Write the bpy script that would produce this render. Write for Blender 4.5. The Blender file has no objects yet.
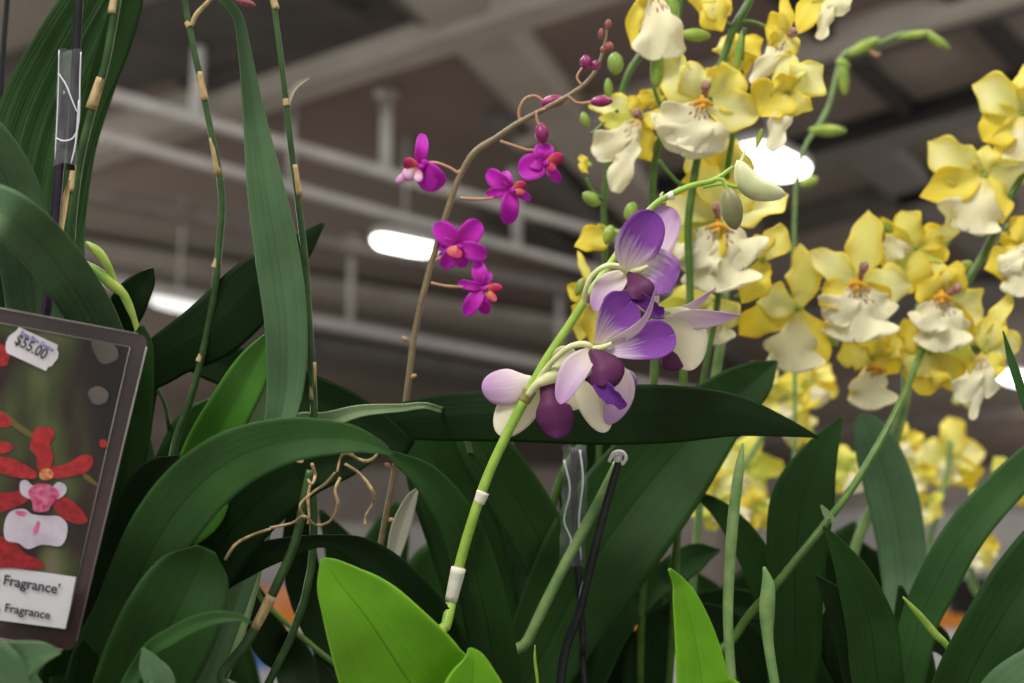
import bpy, math, random
from mathutils import Vector
import numpy as np
random.seed(7)
FPX = 1300.0
PITCH = math.radians(11.2)
CAM = Vector((0, 0, 1.25))
FW = Vector((0, math.cos(PITCH), math.sin(PITCH)))
UP = Vector((0, -math.sin(PITCH), math.cos(PITCH)))
RT = Vector((1, 0, 0))
col = bpy.context.scene.collection

def P(px, py, d):
    return CAM + (FW + RT * ((px - 512) / FPX) + UP * ((341.5 - py) / FPX)) * d
def onz(px, py, z):
    r = FW + RT * ((px - 512) / FPX) + UP * ((341.5 - py) / FPX)
    return CAM + r * ((z - CAM.z) / r.z)

# ------------------------------------------------------------ materials
MATS = {}
def nodes(name):
    m = bpy.data.materials.new(name); m.use_nodes = True
    nt = m.node_tree; nt.nodes.clear()
    return m, nt, nt.nodes, nt.links
def rgb(c, s=1.0): return (c[0]*s, c[1]*s, c[2]*s, 1)
def srgb(r, g, b):
    f = lambda v: (v/255/12.92) if v/255 <= .04045 else ((v/255+.055)/1.055)**2.4
    return (f(r), f(g), f(b))
def ramp(N, stops):
    r = N.new('ShaderNodeValToRGB'); e = r.color_ramp.elements
    e[0].position = stops[0][0]; e[0].color = rgb(stops[0][1])
    e[1].position = stops[-1][0]; e[1].color = rgb(stops[-1][1])
    for p, c in stops[1:-1]:
        x = e.new(p); x.color = rgb(c)
    return r
def blade_mat(name, base, vein, tip=None, rough=.42, trans=.25, ribs=9., ribstr=.35, bump=.25, edge=None, spec=.4, tcol=None):
    """a leaf: parallel veins run along it, slight blotches, light passes through"""
    m, nt, N, L = nodes(name)
    uv = N.new('ShaderNodeUVMap'); sep = N.new('ShaderNodeSeparateXYZ'); L.new(uv.outputs[0], sep.inputs[0])
    mp = N.new('ShaderNodeMapping'); mp.inputs['Scale'].default_value = (ribs*4, .9, 1); L.new(uv.outputs[0], mp.inputs[0])
    nz = N.new('ShaderNodeTexNoise'); nz.inputs['Scale'].default_value = 1.6; nz.inputs['Detail'].default_value = 3; L.new(mp.outputs[0], nz.inputs[0])
    wv = N.new('ShaderNodeMath'); wv.operation = 'MULTIPLY'; wv.inputs[1].default_value = ribs*6.283; L.new(sep.outputs[0], wv.inputs[0])
    sn = N.new('ShaderNodeMath'); sn.operation = 'SINE'; L.new(wv.outputs[0], sn.inputs[0])
    ad = N.new('ShaderNodeMath'); ad.operation = 'MULTIPLY_ADD'; ad.inputs[1].default_value = .05*ribstr/.35; ad.use_clamp = True
    L.new(sn.outputs[0], ad.inputs[0]); L.new(nz.outputs[0], ad.inputs[2])
    tc = N.new('ShaderNodeTexCoord'); n2 = N.new('ShaderNodeTexNoise'); n2.inputs['Scale'].default_value = 22; L.new(tc.outputs['Object'], n2.inputs[0])
    r1 = ramp(N, [(.3, base), (.75, vein)]); L.new(ad.outputs[0], r1.inputs[0])
    hs = N.new('ShaderNodeHueSaturation'); L.new(r1.outputs[0], hs.inputs['Color'])
    mr = N.new('ShaderNodeMapRange'); mr.inputs['From Min'].default_value = .3; mr.inputs['From Max'].default_value = .7
    mr.inputs['To Min'].default_value = .8; mr.inputs['To Max'].default_value = 1.2; L.new(n2.outputs[0], mr.inputs[0]); L.new(mr.outputs[0], hs.inputs['Value'])
    out_c = hs.outputs[0]
    # midrib and margin lines
    ab = N.new('ShaderNodeMath'); ab.operation = 'SUBTRACT'; ab.inputs[1].default_value = .5; L.new(sep.outputs[0], ab.inputs[0])
    aa = N.new('ShaderNodeMath'); aa.operation = 'ABSOLUTE'; L.new(ab.outputs[0], aa.inputs[0])
    e = N.new('ShaderNodeMapRange'); e.inputs['From Min'].default_value = .478; e.inputs['From Max'].default_value = .497; L.new(aa.outputs[0], e.inputs[0])
    mx = N.new('ShaderNodeMix'); mx.data_type = 'RGBA'; L.new(e.outputs[0], mx.inputs[0]); L.new(out_c, mx.inputs[6])
    mx.inputs[7].default_value = rgb(edge or vein, 1.0); out_c = mx.outputs[2]
    mi = N.new('ShaderNodeMapRange'); mi.inputs['From Min'].default_value = .004; mi.inputs['From Max'].default_value = .014
    mi.inputs['To Min'].default_value = .62; mi.inputs['To Max'].default_value = 1.0; L.new(aa.outputs[0], mi.inputs[0])
    h2 = N.new('ShaderNodeHueSaturation'); L.new(out_c, h2.inputs['Color']); L.new(mi.outputs[0], h2.inputs['Value']); out_c = h2.outputs[0]
    if tip:
        t = N.new('ShaderNodeMapRange'); t.inputs['From Min'].default_value = .8; t.inputs['From Max'].default_value = 1.0; L.new(sep.outputs[1], t.inputs[0])
        mx = N.new('ShaderNodeMix'); mx.data_type = 'RGBA'; L.new(t.outputs[0], mx.inputs[0]); L.new(out_c, mx.inputs[6]); mx.inputs[7].default_value = rgb(tip); out_c = mx.outputs[2]
    p = N.new('ShaderNodeBsdfPrincipled'); L.new(out_c, p.inputs['Base Color']); p.inputs['Roughness'].default_value = rough
    p.inputs['Specular IOR Level'].default_value = spec
    bp = N.new('ShaderNodeBump'); bp.inputs['Strength'].default_value = bump; bp.inputs['Distance'].default_value = .002; L.new(ad.outputs[0], bp.inputs['Height'])
    L.new(bp.outputs[0], p.inputs['Normal'])
    tr = N.new('ShaderNodeBsdfTranslucent'); 
    if tcol: tr.inputs[0].default_value = rgb(tcol)
    else: L.new(out_c, tr.inputs[0])
    ms = N.new('ShaderNodeMixShader'); ms.inputs[0].default_value = trans; L.new(p.outputs[0], ms.inputs[1]); L.new(tr.outputs[0], ms.inputs[2])
    o = N.new('ShaderNodeOutputMaterial'); L.new(ms.outputs[0], o.inputs[0])
    MATS[name] = m; return m
def petal_mat(name, along, edge=None, edgew=(.3, .5), trans=.35, rough=.55, noise=.12, streak=14, blot=None, sss=0):
    """a petal: colour changes from base to tip, optional coloured margin and blotches near the base"""
    m, nt, N, L = nodes(name)
    uv = N.new('ShaderNodeUVMap'); sep = N.new('ShaderNodeSeparateXYZ'); L.new(uv.outputs[0], sep.inputs[0])
    mp = N.new('ShaderNodeMapping'); mp.inputs['Scale'].default_value = (streak, 2.2, 1); L.new(uv.outputs[0], mp.inputs[0])
    nz = N.new('ShaderNodeTexNoise'); nz.inputs['Scale'].default_value = 1; nz.inputs['Detail'].default_value = 4; L.new(mp.outputs[0], nz.inputs[0])
    ma = N.new('ShaderNodeMath'); ma.operation = 'SUBTRACT'; ma.inputs[1].default_value = .5; L.new(nz.outputs[0], ma.inputs[0])
    mm = N.new('ShaderNodeMath'); mm.operation = 'MULTIPLY_ADD'; mm.inputs[1].default_value = noise*4; L.new(ma.outputs[0], mm.inputs[0]); L.new(sep.outputs[1], mm.inputs[2])
    r = ramp(N, along); L.new(mm.outputs[0], r.inputs[0]); c = r.outputs[0]
    if edge:
        ab = N.new('ShaderNodeMath'); ab.operation = 'SUBTRACT'; ab.inputs[1].default_value = .5; L.new(sep.outputs[0], ab.inputs[0])
        aa = N.new('ShaderNodeMath'); aa.operation = 'ABSOLUTE'; L.new(ab.outputs[0], aa.inputs[0])
        e = N.new('ShaderNodeMapRange'); e.inputs['From Min'].default_value = edgew[0]; e.inputs['From Max'].default_value = edgew[1]; L.new(aa.outputs[0], e.inputs[0])
        mx = N.new('ShaderNodeMix'); mx.data_type = 'RGBA'; L.new(e.outputs[0], mx.inputs[0]); L.new(c, mx.inputs[6]); mx.inputs[7].default_value = rgb(edge); c = mx.outputs[2]
    if blot:
        vo = N.new('ShaderNodeTexVoronoi'); vo.inputs['Scale'].default_value = 9; L.new(uv.outputs[0], vo.inputs[0])
        a = N.new('ShaderNodeMath'); a.operation = 'LESS_THAN'; a.inputs[1].default_value = .3; L.new(vo.outputs[0], a.inputs[0])
        b = N.new('ShaderNodeMath'); b.operation = 'LESS_THAN'; b.inputs[1].default_value = .24; L.new(sep.outputs[1], b.inputs[0])
        g = N.new('ShaderNodeMath'); g.operation = 'MULTIPLY'; L.new(a.outputs[0], g.inputs[0]); L.new(b.outputs[0], g.inputs[1])
        mx = N.new('ShaderNodeMix'); mx.data_type = 'RGBA'; L.new(g.outputs[0], mx.inputs[0]); L.new(c, mx.inputs[6]); mx.inputs[7].default_value = rgb(blot); c = mx.outputs[2]
    p = N.new('ShaderNodeBsdfPrincipled'); L.new(c, p.inputs['Base Color']); p.inputs['Roughness'].default_value = rough; p.inputs['Specular IOR Level'].default_value = .25
    bp = N.new('ShaderNodeBump'); bp.inputs['Strength'].default_value = .2; bp.inputs['Distance'].default_value = .001; L.new(nz.outputs[0], bp.inputs['Height']); L.new(bp.outputs[0], p.inputs['Normal'])
    tr = N.new('ShaderNodeBsdfTranslucent'); L.new(c, tr.inputs[0])
    ms = N.new('ShaderNodeMixShader'); ms.inputs[0].default_value = trans; L.new(p.outputs[0], ms.inputs[1]); L.new(tr.outputs[0], ms.inputs[2])
    o = N.new('ShaderNodeOutputMaterial'); L.new(ms.outputs[0], o.inputs[0])
    MATS[name] = m; return m
def plain(name, c1, c2=None, scale=30, rough=.6, metal=0, spec=.4, stretch=(1, 1, 1), trans=0, bump=.1, coords='Object'):
    m, nt, N, L = nodes(name)
    tc = N.new('ShaderNodeTexCoord'); mp = N.new('ShaderNodeMapping'); mp.inputs['Scale'].default_value = stretch; L.new(tc.outputs[coords], mp.inputs[0])
    nz = N.new('ShaderNodeTexNoise'); nz.inputs['Scale'].default_value = scale; nz.inputs['Detail'].default_value = 4; L.new(mp.outputs[0], nz.inputs[0])
    r = ramp(N, [(.35, c1), (.68, c2 or tuple(v*1.25 for v in c1))]); L.new(nz.outputs[0], r.inputs[0])
    p = N.new('ShaderNodeBsdfPrincipled'); L.new(r.outputs[0], p.inputs['Base Color']); p.inputs['Roughness'].default_value = rough
    p.inputs['Metallic'].default_value = metal; p.inputs['Specular IOR Level'].default_value = spec
    bp = N.new('ShaderNodeBump'); bp.inputs['Strength'].default_value = bump; bp.inputs['Distance'].default_value = .002; L.new(nz.outputs[0], bp.inputs['Height']); L.new(bp.outputs[0], p.inputs['Normal'])
    o = N.new('ShaderNodeOutputMaterial')
    if trans:
        t = N.new('ShaderNodeBsdfTransparent'); ms = N.new('ShaderNodeMixShader'); ms.inputs[0].default_value = trans
        L.new(p.outputs[0], ms.inputs[1]); L.new(t.outputs[0], ms.inputs[2]); L.new(ms.outputs[0], o.inputs[0])
    else: L.new(p.outputs[0], o.inputs[0])
    MATS[name] = m; return m
def emit(name, c, s):
    m, nt, N, L = nodes(name); e = N.new('ShaderNodeEmission'); e.inputs[0].default_value = rgb(c); e.inputs[1].default_value = s
    o = N.new('ShaderNodeOutputMaterial'); L.new(e.outputs[0], o.inputs[0]); MATS[name] = m; return m

# leaves
blade_mat('leaf_dark', srgb(28, 54, 18), srgb(36, 66, 24), trans=.1, rough=.5, spec=.13)
blade_mat('leaf_deep', srgb(18, 36, 12), srgb(25, 46, 17), trans=.06, rough=.5, spec=.1)
blade_mat('leaf_mid', srgb(44, 78, 34), srgb(56, 92, 44), trans=.15, rough=.45, spec=.18)
blade_mat('leaf_fresh', srgb(64, 118, 34), srgb(82, 140, 44), trans=.3, rough=.4)
blade_mat('leaf_grey', srgb(76, 106, 70), srgb(92, 122, 84), trans=.15, rough=.5, ribs=7, spec=.2)
blade_mat('leaf_pale', srgb(128, 158, 108), srgb(160, 180, 134), trans=.25, rough=.5, edge=srgb(190, 205, 160))
blade_mat('leaf_ribbed', srgb(40, 70, 32), srgb(60, 92, 48), trans=.15, rough=.5, spec=.15, ribs=6, ribstr=1.2, bump=.9)
blade_mat('leaf_lime', srgb(112, 172, 22), srgb(124, 184, 34), trans=.45, rough=.4, ribs=12, ribstr=.2, bump=.12, edge=srgb(150, 205, 60), tip=srgb(128, 190, 50))
blade_mat('leaf_dry', srgb(150, 146, 128), srgb(180, 176, 160), trans=.2, rough=.7)
# petals
W = srgb(242, 236, 214)
petal_mat('petal_purple', [(.0, W), (.28, srgb(235, 222, 226)), (.5, srgb(172, 116, 190)), (1., srgb(142, 82, 172))], trans=.3)
petal_mat('petal_violet', [(.0, W), (.16, srgb(226, 206, 220)), (.42, srgb(140, 74, 166)), (1., srgb(126, 58, 160))], trans=.3)
petal_mat('petal_lilac', [(.0, W), (.3, srgb(230, 212, 220)), (.6, srgb(208, 172, 208)), (1., srgb(188, 144, 200))], trans=.35)
petal_mat('petal_white', [(.0, srgb(225, 230, 180)), (.3, W), (.8, W), (1., srgb(232, 222, 222))], trans=.35)
petal_mat('petal_white_lilac', [(.0, srgb(235, 230, 200)), (.4, W), (.75, srgb(236, 218, 226)), (1., srgb(215, 190, 220))], trans=.35)
petal_mat('lip_maroon', [(.0, srgb(92, 42, 74)), (.5, srgb(94, 40, 82)), (1., srgb(86, 30, 90))], trans=.12, noise=.1)
petal_mat('lip_violet', [(.0, srgb(96, 40, 124)), (1., srgb(126, 56, 160))], trans=.2)
petal_mat('petal_magenta', [(.0, srgb(205, 50, 180)), (.5, srgb(196, 36, 186)), (1., srgb(190, 40, 190))], trans=.3, edge=srgb(205, 60, 200))
petal_mat('lip_red', [(.0, srgb(210, 130, 90)), (.4, srgb(190, 50, 90)), (1., srgb(170, 30, 110))], trans=.2)
petal_mat('lip_orange', [(.0, srgb(225, 170, 120)), (.5, srgb(200, 90, 90)), (1., srgb(190, 60, 120))], trans=.2)
petal_mat('lip_pink_white', [(.0, srgb(180, 60, 90)), (.45, srgb(232, 200, 215)), (1., srgb(190, 60, 190))], trans=.3)
YE = srgb(244, 226, 84)
petal_mat('petal_yellow', [(.0, srgb(240, 238, 160)), (.4, srgb(246, 240, 150)), (1., srgb(246, 234, 112))], edge=YE, edgew=(.25, .5), trans=.4)
petal_mat('petal_pale_yellow', [(.0, srgb(234, 236, 150)), (.5, srgb(248, 244, 190)), (1., srgb(247, 238, 140))], edge=srgb(244, 232, 104), edgew=(.3, .5), trans=.4)
petal_mat('petal_gold', [(.0, srgb(240, 232, 120)), (.5, srgb(246, 232, 100)), (1., srgb(247, 226, 74))], edge=srgb(244, 220, 64), edgew=(.3, .5), trans=.4)
petal_mat('petal_green_yellow', [(.0, srgb(214, 222, 110)), (.5, srgb(238, 236, 124)), (1., srgb(244, 234, 104))], trans=.4)
petal_mat('lip_cream', [(.0, srgb(240, 220, 90)), (.14, srgb(246, 240, 205)), (1., srgb(248, 244, 216))], trans=.35, blot=srgb(150, 72, 50))
petal_mat('lip_cream_plain', [(.0, srgb(240, 225, 120)), (.2, srgb(246, 240, 200)), (1., srgb(246, 242, 214))], trans=.35)
plain('crest_orange', srgb(214, 140, 30), srgb(230, 180, 50), 300)
plain('column_brown', srgb(120, 60, 40), srgb(200, 160, 150), 500)
plain('bud_cream', srgb(190, 195, 140), srgb(215, 214, 170), 60, rough=.45)
plain('bud_olive', srgb(112, 114, 72), srgb(140, 140, 94), 60, rough=.45)
plain('bud_green', srgb(112, 146, 50), srgb(160, 180, 76), 60, rough=.45)
plain('bud_magenta', srgb(120, 30, 80), srgb(158, 50, 110), 200, rough=.4)
plain('bud_rust', srgb(120, 60, 66), srgb(160, 96, 80), 200, rough=.5)
plain('stem_lime', srgb(134, 172, 60), srgb(164, 196, 84), 60, rough=.4)
plain('stem_green', srgb(62, 94, 30), srgb(84, 116, 40), 60, rough=.45)
plain('stem_dark', srgb(38, 66, 30), srgb(62, 92, 44), 60, rough=.4)
plain('stem_sage', srgb(100, 136, 76), srgb(140, 164, 100), 60, rough=.5)
plain('stem_brown', srgb(110, 96, 68), srgb(134, 116, 84), 90, rough=.5)
plain('pedicel_tan', srgb(170, 124, 96), srgb(190, 150, 110), 100, rough=.5)
plain('pedicel_cream', srgb(200, 210, 140), srgb(226, 226, 176), 100, rough=.5)
plain('sheath_tan', srgb(150, 124, 80), srgb(196, 172, 126), 260, rough=.7, stretch=(1, 1, .2))
plain('sheath_white', srgb(214, 208, 188), srgb(236, 232, 214), 160, rough=.7)
plain('node_brown', srgb(130, 120, 60), srgb(160, 150, 80), 160, rough=.7)
plain('root_dry', srgb(140, 116, 82), srgb(190, 164, 120), 180, rough=.8)
plain('stake_black', srgb(16, 18, 20), srgb(30, 30, 34), 60, rough=.35)
plain('stake_violet', srgb(38, 26, 40), srgb(52, 40, 56), 60, rough=.3)
plain('tape_clear', srgb(150, 150, 155), srgb(215, 215, 220), 120, rough=.12, spec=1, trans=.85, stretch=(1, 1, .4), bump=.8)
plain('tape_crease', srgb(200, 200, 206), rough=.2)
plain('clip_white', srgb(215, 215, 212), rough=.3)
plain('pot_black', srgb(18, 18, 18), srgb(28, 28, 28), 50, rough=.5)
plain('bark', srgb(70, 48, 30), srgb(110, 80, 50), 120, rough=.9, bump=1)
plain('bench', srgb(120, 120, 118), srgb(135, 135, 132), 8, rough=.6)
# hall
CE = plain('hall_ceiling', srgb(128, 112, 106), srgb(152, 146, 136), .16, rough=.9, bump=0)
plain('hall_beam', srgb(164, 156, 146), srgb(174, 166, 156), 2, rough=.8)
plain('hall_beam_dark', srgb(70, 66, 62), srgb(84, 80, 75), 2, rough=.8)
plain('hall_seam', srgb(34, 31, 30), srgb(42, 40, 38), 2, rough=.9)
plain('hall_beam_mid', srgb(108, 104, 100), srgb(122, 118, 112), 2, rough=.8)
plain('hall_wall', srgb(150, 140, 134), srgb(180, 172, 166), .5, rough=.9, bump=0)
plain('hall_floor', srgb(160, 154, 148), srgb(182, 178, 172), .8, rough=.7, bump=0)
plain('rail_grey', srgb(206, 204, 200), srgb(222, 220, 216), 4, rough=.5)
plain('rail_dull', srgb(120, 112, 108), srgb(140, 130, 124), 4, rough=.5)
plain('panel_grey', srgb(150, 150, 148), srgb(172, 170, 168), 2, rough=.8, bump=0)
plain('cloth_white', srgb(205, 205, 210), srgb(225, 225, 228), 3, rough=.8, bump=0)
plain('trim_orange', srgb(232, 140, 40), srgb(240, 156, 60), 3, rough=.6)
plain('crate_blue', srgb(60, 110, 200), srgb(80, 130, 215), 3, rough=.5)
plain('box_orange', srgb(220, 130, 80), srgb(235, 160, 110), 3, rough=.6)
plain('sticker', srgb(205, 198, 202), srgb(220, 214, 216), 40, rough=.6)
plain('ink_black', srgb(34, 34, 42), rough=.7)
plain('ink_blue', srgb(58, 58, 150), rough=.7)
plain('label_white', srgb(205, 202, 206), srgb(212, 210, 212), 20, rough=.5)
emit('lamp_bright', (1, .97, .9), 9); emit('lamp_soft', (1, .97, .92), 1.6); emit('lamp_mid', (1, .97, .9), 5)

# ------------------------------------------------------------ mesh building
class MB:
    def __init__(s): s.v = []; s.f = []; s.uv = []; s.mi = []; s.mats = []
    def mat(s, name):
        if name not in s.mats: s.mats.append(name)
        return s.mats.index(name)
    def grid(s, rows, mat, closed=False, uvs=None, capends=False):
        n = len(rows[0]); b = len(s.v); k = s.mat(mat)
        for r in rows: s.v.extend(r)
        R = len(rows)
        for i in range(R-1):
            for j in range(n if closed else n-1):
                j2 = (j+1) % n
                s.f.append((b+i*n+j, b+i*n+j2, b+(i+1)*n+j2, b+(i+1)*n+j)); s.mi.append(k)
                u0, u1 = j/(n if closed else n-1), (j+1)/(n if closed else n-1); v0, v1 = i/(R-1), (i+1)/(R-1)
                s.uv.append([(u0, v0), (u1, v0), (u1, v1), (u0, v1)])
        if capends:
            s.f.append(tuple(b+j for j in reversed(range(n)))); s.mi.append(k); s.uv.append([(.5, 0)]*n)
            s.f.append(tuple(b+(R-1)*n+j for j in range(n))); s.mi.append(k); s.uv.append([(.5, 1)]*n)
    def poly(s, pts, thick, nrm, mat):
        """a plate with a given outline and thickness, front face at pts"""
        b = len(s.v); n = len(pts); k = s.mat(mat)
        s.v.extend(pts); s.v.extend([p - nrm*thick for p in pts])
        s.f.append(tuple(range(b, b+n))); s.mi.append(k); s.uv.append([(0, 0)]*n)
        s.f.append(tuple(reversed(range(b+n, b+2*n)))); s.mi.append(k); s.uv.append([(0, 0)]*n)
        for i in range(n):
            j = (i+1) % n
            s.f.append((b+i, b+n+i, b+n+j, b+j)); s.mi.append(k); s.uv.append([(0, 0)]*4)
    def box(s, c, ax, mat):
        """c centre, ax three half-axis vectors"""
        b = len(s.v); k = s.mat(mat)
        for x in (-1, 1):
            for y in (-1, 1):
                for z in (-1, 1): s.v.append(c + ax[0]*x + ax[1]*y + ax[2]*z)
        for q in ((0, 1, 3, 2), (4, 6, 7, 5), (0, 4, 5, 1), (2, 3, 7, 6), (0, 2, 6, 4), (1, 5, 7, 3)):
            s.f.append(tuple(b+i for i in q)); s.mi.append(k); s.uv.append([(0, 0), (0, 1), (1, 1), (1, 0)])
    def build(s, name, parent=None, origin=None, smooth=True, solid=0):
        if origin is None: origin = s.v[0].copy()
        me = bpy.data.meshes.new(name)
        me.from_pydata([tuple(v - origin) for v in s.v], [], s.f)
        ul = me.uv_layers.new(name='UVMap')
        flat = [c for fuv in s.uv for p in fuv for c in p]
        ul.data.foreach_set('uv', flat)
        for m in s.mats: me.materials.append(MATS[m])
        me.polygons.foreach_set('material_index', s.mi)
        me.polygons.foreach_set('use_smooth', [smooth]*len(s.f))
        me.update()
        o = bpy.data.objects.new(name, me); col.objects.link(o)
        place(o, origin, parent)
        if solid:
            md = o.modifiers.new('thickness', 'SOLIDIFY'); md.thickness = solid; md.offset = 0
        return o
ORG = {}
def place(o, origin, parent):
    if parent is not None:
        o.parent = parent; o.location = origin - ORG[parent.name]
    else: o.location = origin
    ORG[o.name] = origin.copy()
def tag(o, label, cat, group=None, kind=None):
    if label: o['label'] = label
    if cat: o['category'] = cat
    if group: o['group'] = group
    if kind: o['kind'] = kind
    return o
def thing(name, origin, label, cat, group=None):
    o = bpy.data.objects.new(name, None); o.empty_display_size = .03; col.objects.link(o)
    place(o, Vector(origin), None); return tag(o, label, cat, group)

def cr(p, t):
    """Catmull-Rom through rows of p, t in 0..1"""
    n = len(p)-1; x = t*n; i = min(int(x), n-1); u = x-i
    p1, p2 = p[i], p[i+1]; p0 = p[i-1] if i > 0 else 2*p1-p2; p3 = p[i+2] if i+2 <= n else 2*p2-p1
    return .5*((2*p1)+(-p0+p2)*u+(2*p0-5*p1+4*p2-p3)*u*u+(-p0+3*p1-3*p2+p3)*u**3)
def pack(pts, d):
    out = []
    for q in pts:
        if isinstance(q[0], Vector): out.append(np.array([*q[0], q[1]]))
        else:
            dd = q[3] if len(q) > 3 else d
            out.append(np.array([*P(q[0], q[1], dd), q[2]*dd/FPX]))
    return out
PROF = {
 'raw': lambda t: 1.0,
 'leaf': lambda t: max(.001, math.sin(math.pi*min(1, t*.93+.07))**.6),
 'ellipse': lambda t: max(.02, (1-abs(2*t-1)**2.3))**.5 if t > .5 else .18+.82*max(0, 1-(1-2*t)**2)**.8,
 'ovate': lambda t: (.25+.75*math.sin(math.pi/2*min(1, t/.55))**1.2) if t < .55 else max(.001, 1-((t-.55)/.45)**2.6)**.5,
 'fan': lambda t: (.16+.84*(t/.72)**1.1) if t < .72 else max(.001, 1-((t-.72)/.28)**2.6)**.5,
 'lance': lambda t: (.3+.7*math.sin(math.pi/2*min(1, t/.4))) if t < .4 else max(.01, 1-((t-.4)/.6)**1.7),
 'tepal': lambda t: (.2+.8*math.sin(math.pi/2*min(1, t/.52))**1.3) if t < .52 else max(.03, 1-((t-.52)/.48)**2.0),
 'strap': lambda t: .7+.3*math.sin(math.pi*t) if t < .85 else max(.02, (1-((t-.85)/.15)**2))**.5*.85,
 'lip': lambda t: (.3+.5*math.sin(math.pi*min(1, t/.34))**1) if t < .2 else (.3+.5*math.sin(math.pi*min(1, .2/.34)) + .25*math.sin(math.pi/2*(t-.2)/.35) if t < .55 else max(.001, 1-((t-.55)/.45)**3)**.5),
}
def blade(mb, pts, mat, d=1.0, roll=0, fold=.15, cup=0, ruf=0, rfreq=5, prof='raw', nseg=22, nx=8, notch=0, seed=None, bow=0):
    rows3 = pack(pts, d); rows = []
    if seed is None: seed = random.random()*6
    cosr = max(.25, math.cos(roll)); pr = PROF[prof]
    L = sum((Vector(rows3[i+1][:3])-Vector(rows3[i][:3])).length for i in range(len(rows3)-1))
    prevS = None
    for i in range(nseg+1):
        t = i/nseg
        if prof != 'raw': t = math.sin(t*math.pi/2) if t > 0 else 0
        c = cr(rows3, t); a = cr(rows3, max(0, t-.01)); b = cr(rows3, min(1, t+.01))
        c3 = Vector(c[:3]); T = Vector(b[:3])-Vector(a[:3]); T.normalize()
        V = (c3-CAM).normalized(); S = T.cross(V)
        if S.length < .05 and prevS: S = prevS.copy()
        S.normalize(); N = S.cross(T).normalized()
        if N.dot(V) > 0: N = -N
        if prevS and S.dot(prevS) < 0: S = -S
        prevS = S.copy()
        S2 = S*math.cos(roll)+N*math.sin(roll); N2 = N*math.cos(roll)-S*math.sin(roll)
        hw = max(.00015, c[3]/2*pr(t)/cosr)
        c3 = c3 + N2*bow*L*math.sin(math.pi*t)
        row = []
        for j in range(nx+1):
            s = -1+2*j/nx
            off = fold*hw*(abs(s)**1.2) + cup*hw*s*s
            w = hw*s
            if ruf:
                off += ruf*hw*abs(s)**2*math.sin(rfreq*6.28*t+seed+s*1.3)*min(1, t*3)
                w *= 1+.12*ruf*math.sin(rfreq*8.1*t+seed*2+s)
            p = c3+S2*w+N2*off
            if notch and t > .6: p = p - T*notch*c[3]*.22*max(0, 1-abs(s)*1.8)*((t-.6)/.4)**1.5
            if ruf:
                sd = 1 if s > 0 else -1
                p = p + S2*hw*.16*ruf*2*abs(s)**2*sd*math.sin(rfreq*11*t+seed*(2+sd))*min(1, t*2.5)
                if t > .6: p = p + T*hw*.3*ruf*(math.sin(s*7+seed)+.5*math.sin(s*17+seed*3))*(t-.6)/.4
            row.append(p)
        rows.append(row)
    mb.grid(rows, mat)
def tube(mb, pts, mat, d=1.0, ns=8, seg=6, prof=None):
    """pts: (px,py,radius_px[,d]) or (Vector, radius_m)"""
    r3 = pack(pts, d); n = (len(r3)-1)*seg; rows = []; U0 = None
    for i in range(n+1):
        t = i/n; c = cr(r3, t); a = cr(r3, max(0, t-.01)); b = cr(r3, min(1, t+.01))
        T = (Vector(b[:3])-Vector(a[:3])).normalized()
        if U0 is None:
            U0 = T.orthogonal().normalized()
        U0 = (U0-T*U0.dot(T)).normalized(); W0 = T.cross(U0)
        r = max(1e-4, c[3]*(prof(t) if prof else 1)); c3 = Vector(c[:3])
        rows.append([c3+(U0*math.cos(2*math.pi*k/ns)+W0*math.sin(2*math.pi*k/ns))*r for k in range(ns)])
    mb.grid(rows, mat, closed=True, capends=True)
egg = lambda t: max(.03, math.sin(math.pi*min(1, max(0, t)))**.55)
bulb = lambda t: max(.05, math.sin(math.pi*t**.8)**.6)
def bud(parent, a, b, w, mat, d, name='bud', pedicel=None, pm='pedicel_cream', bend=None):
    mb = MB()
    mid = ((a[0]+b[0])/2+(bend[0] if bend else 0), (a[1]+b[1])/2+(bend[1] if bend else 0))
    tube(mb, [(a[0], a[1], w/2), (mid[0], mid[1], w/2), (b[0], b[1], w/2)], mat, d, ns=10, seg=7, prof=egg)
    if pedicel: tube(mb, pedicel, pm, d, seg=4)
    return mb.build(name, parent)
def leaf(parent, pts, mat='leaf_dark', d=1.0, base=True, solid=.0006, label=None, bw=.012, **k):
    mb = MB(); pts = list(pts)
    if base:
        o = ORG[parent.name]
        jit = Vector((random.uniform(-.012, .012), random.uniform(-.012, .012), 0))
        pts = [(o+jit+Vector((0, 0, -.008)), bw)] + pts
    k.setdefault('nseg', 8*len(pts)); k.setdefault('nx', 10)
    blade(mb, pts, mat, d, **k)
    o = mb.build('leaf', parent, solid=solid)
    if label: o['label'] = label
    return o
def stem(parent, pts, mat, d=1.0, base=True, name='stem', r0=.0035, ns=10):
    mb = MB(); pts = list(pts)
    if base:
        o = ORG[parent.name]; pts = [(o+Vector((random.uniform(-.008, .008), random.uniform(-.008, .008), -.008)), r0)]+pts
    tube(mb, pts, mat, d, ns=ns)
    return mb.build(name, parent)
def sheath(parent, a, b, w, d, mat='sheath_tan', name='sheath', flare=True):
    mb = MB()
    if mat == 'sheath_tan': w *= .93
    tube(mb, [(a[0], a[1], w/2*.92), ((a[0]+b[0])/2, (a[1]+b[1])/2, w/2*1.02), (b[0], b[1], w/2*1.12)], mat, d, ns=10, seg=3)
    return mb.build(name, parent)

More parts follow.
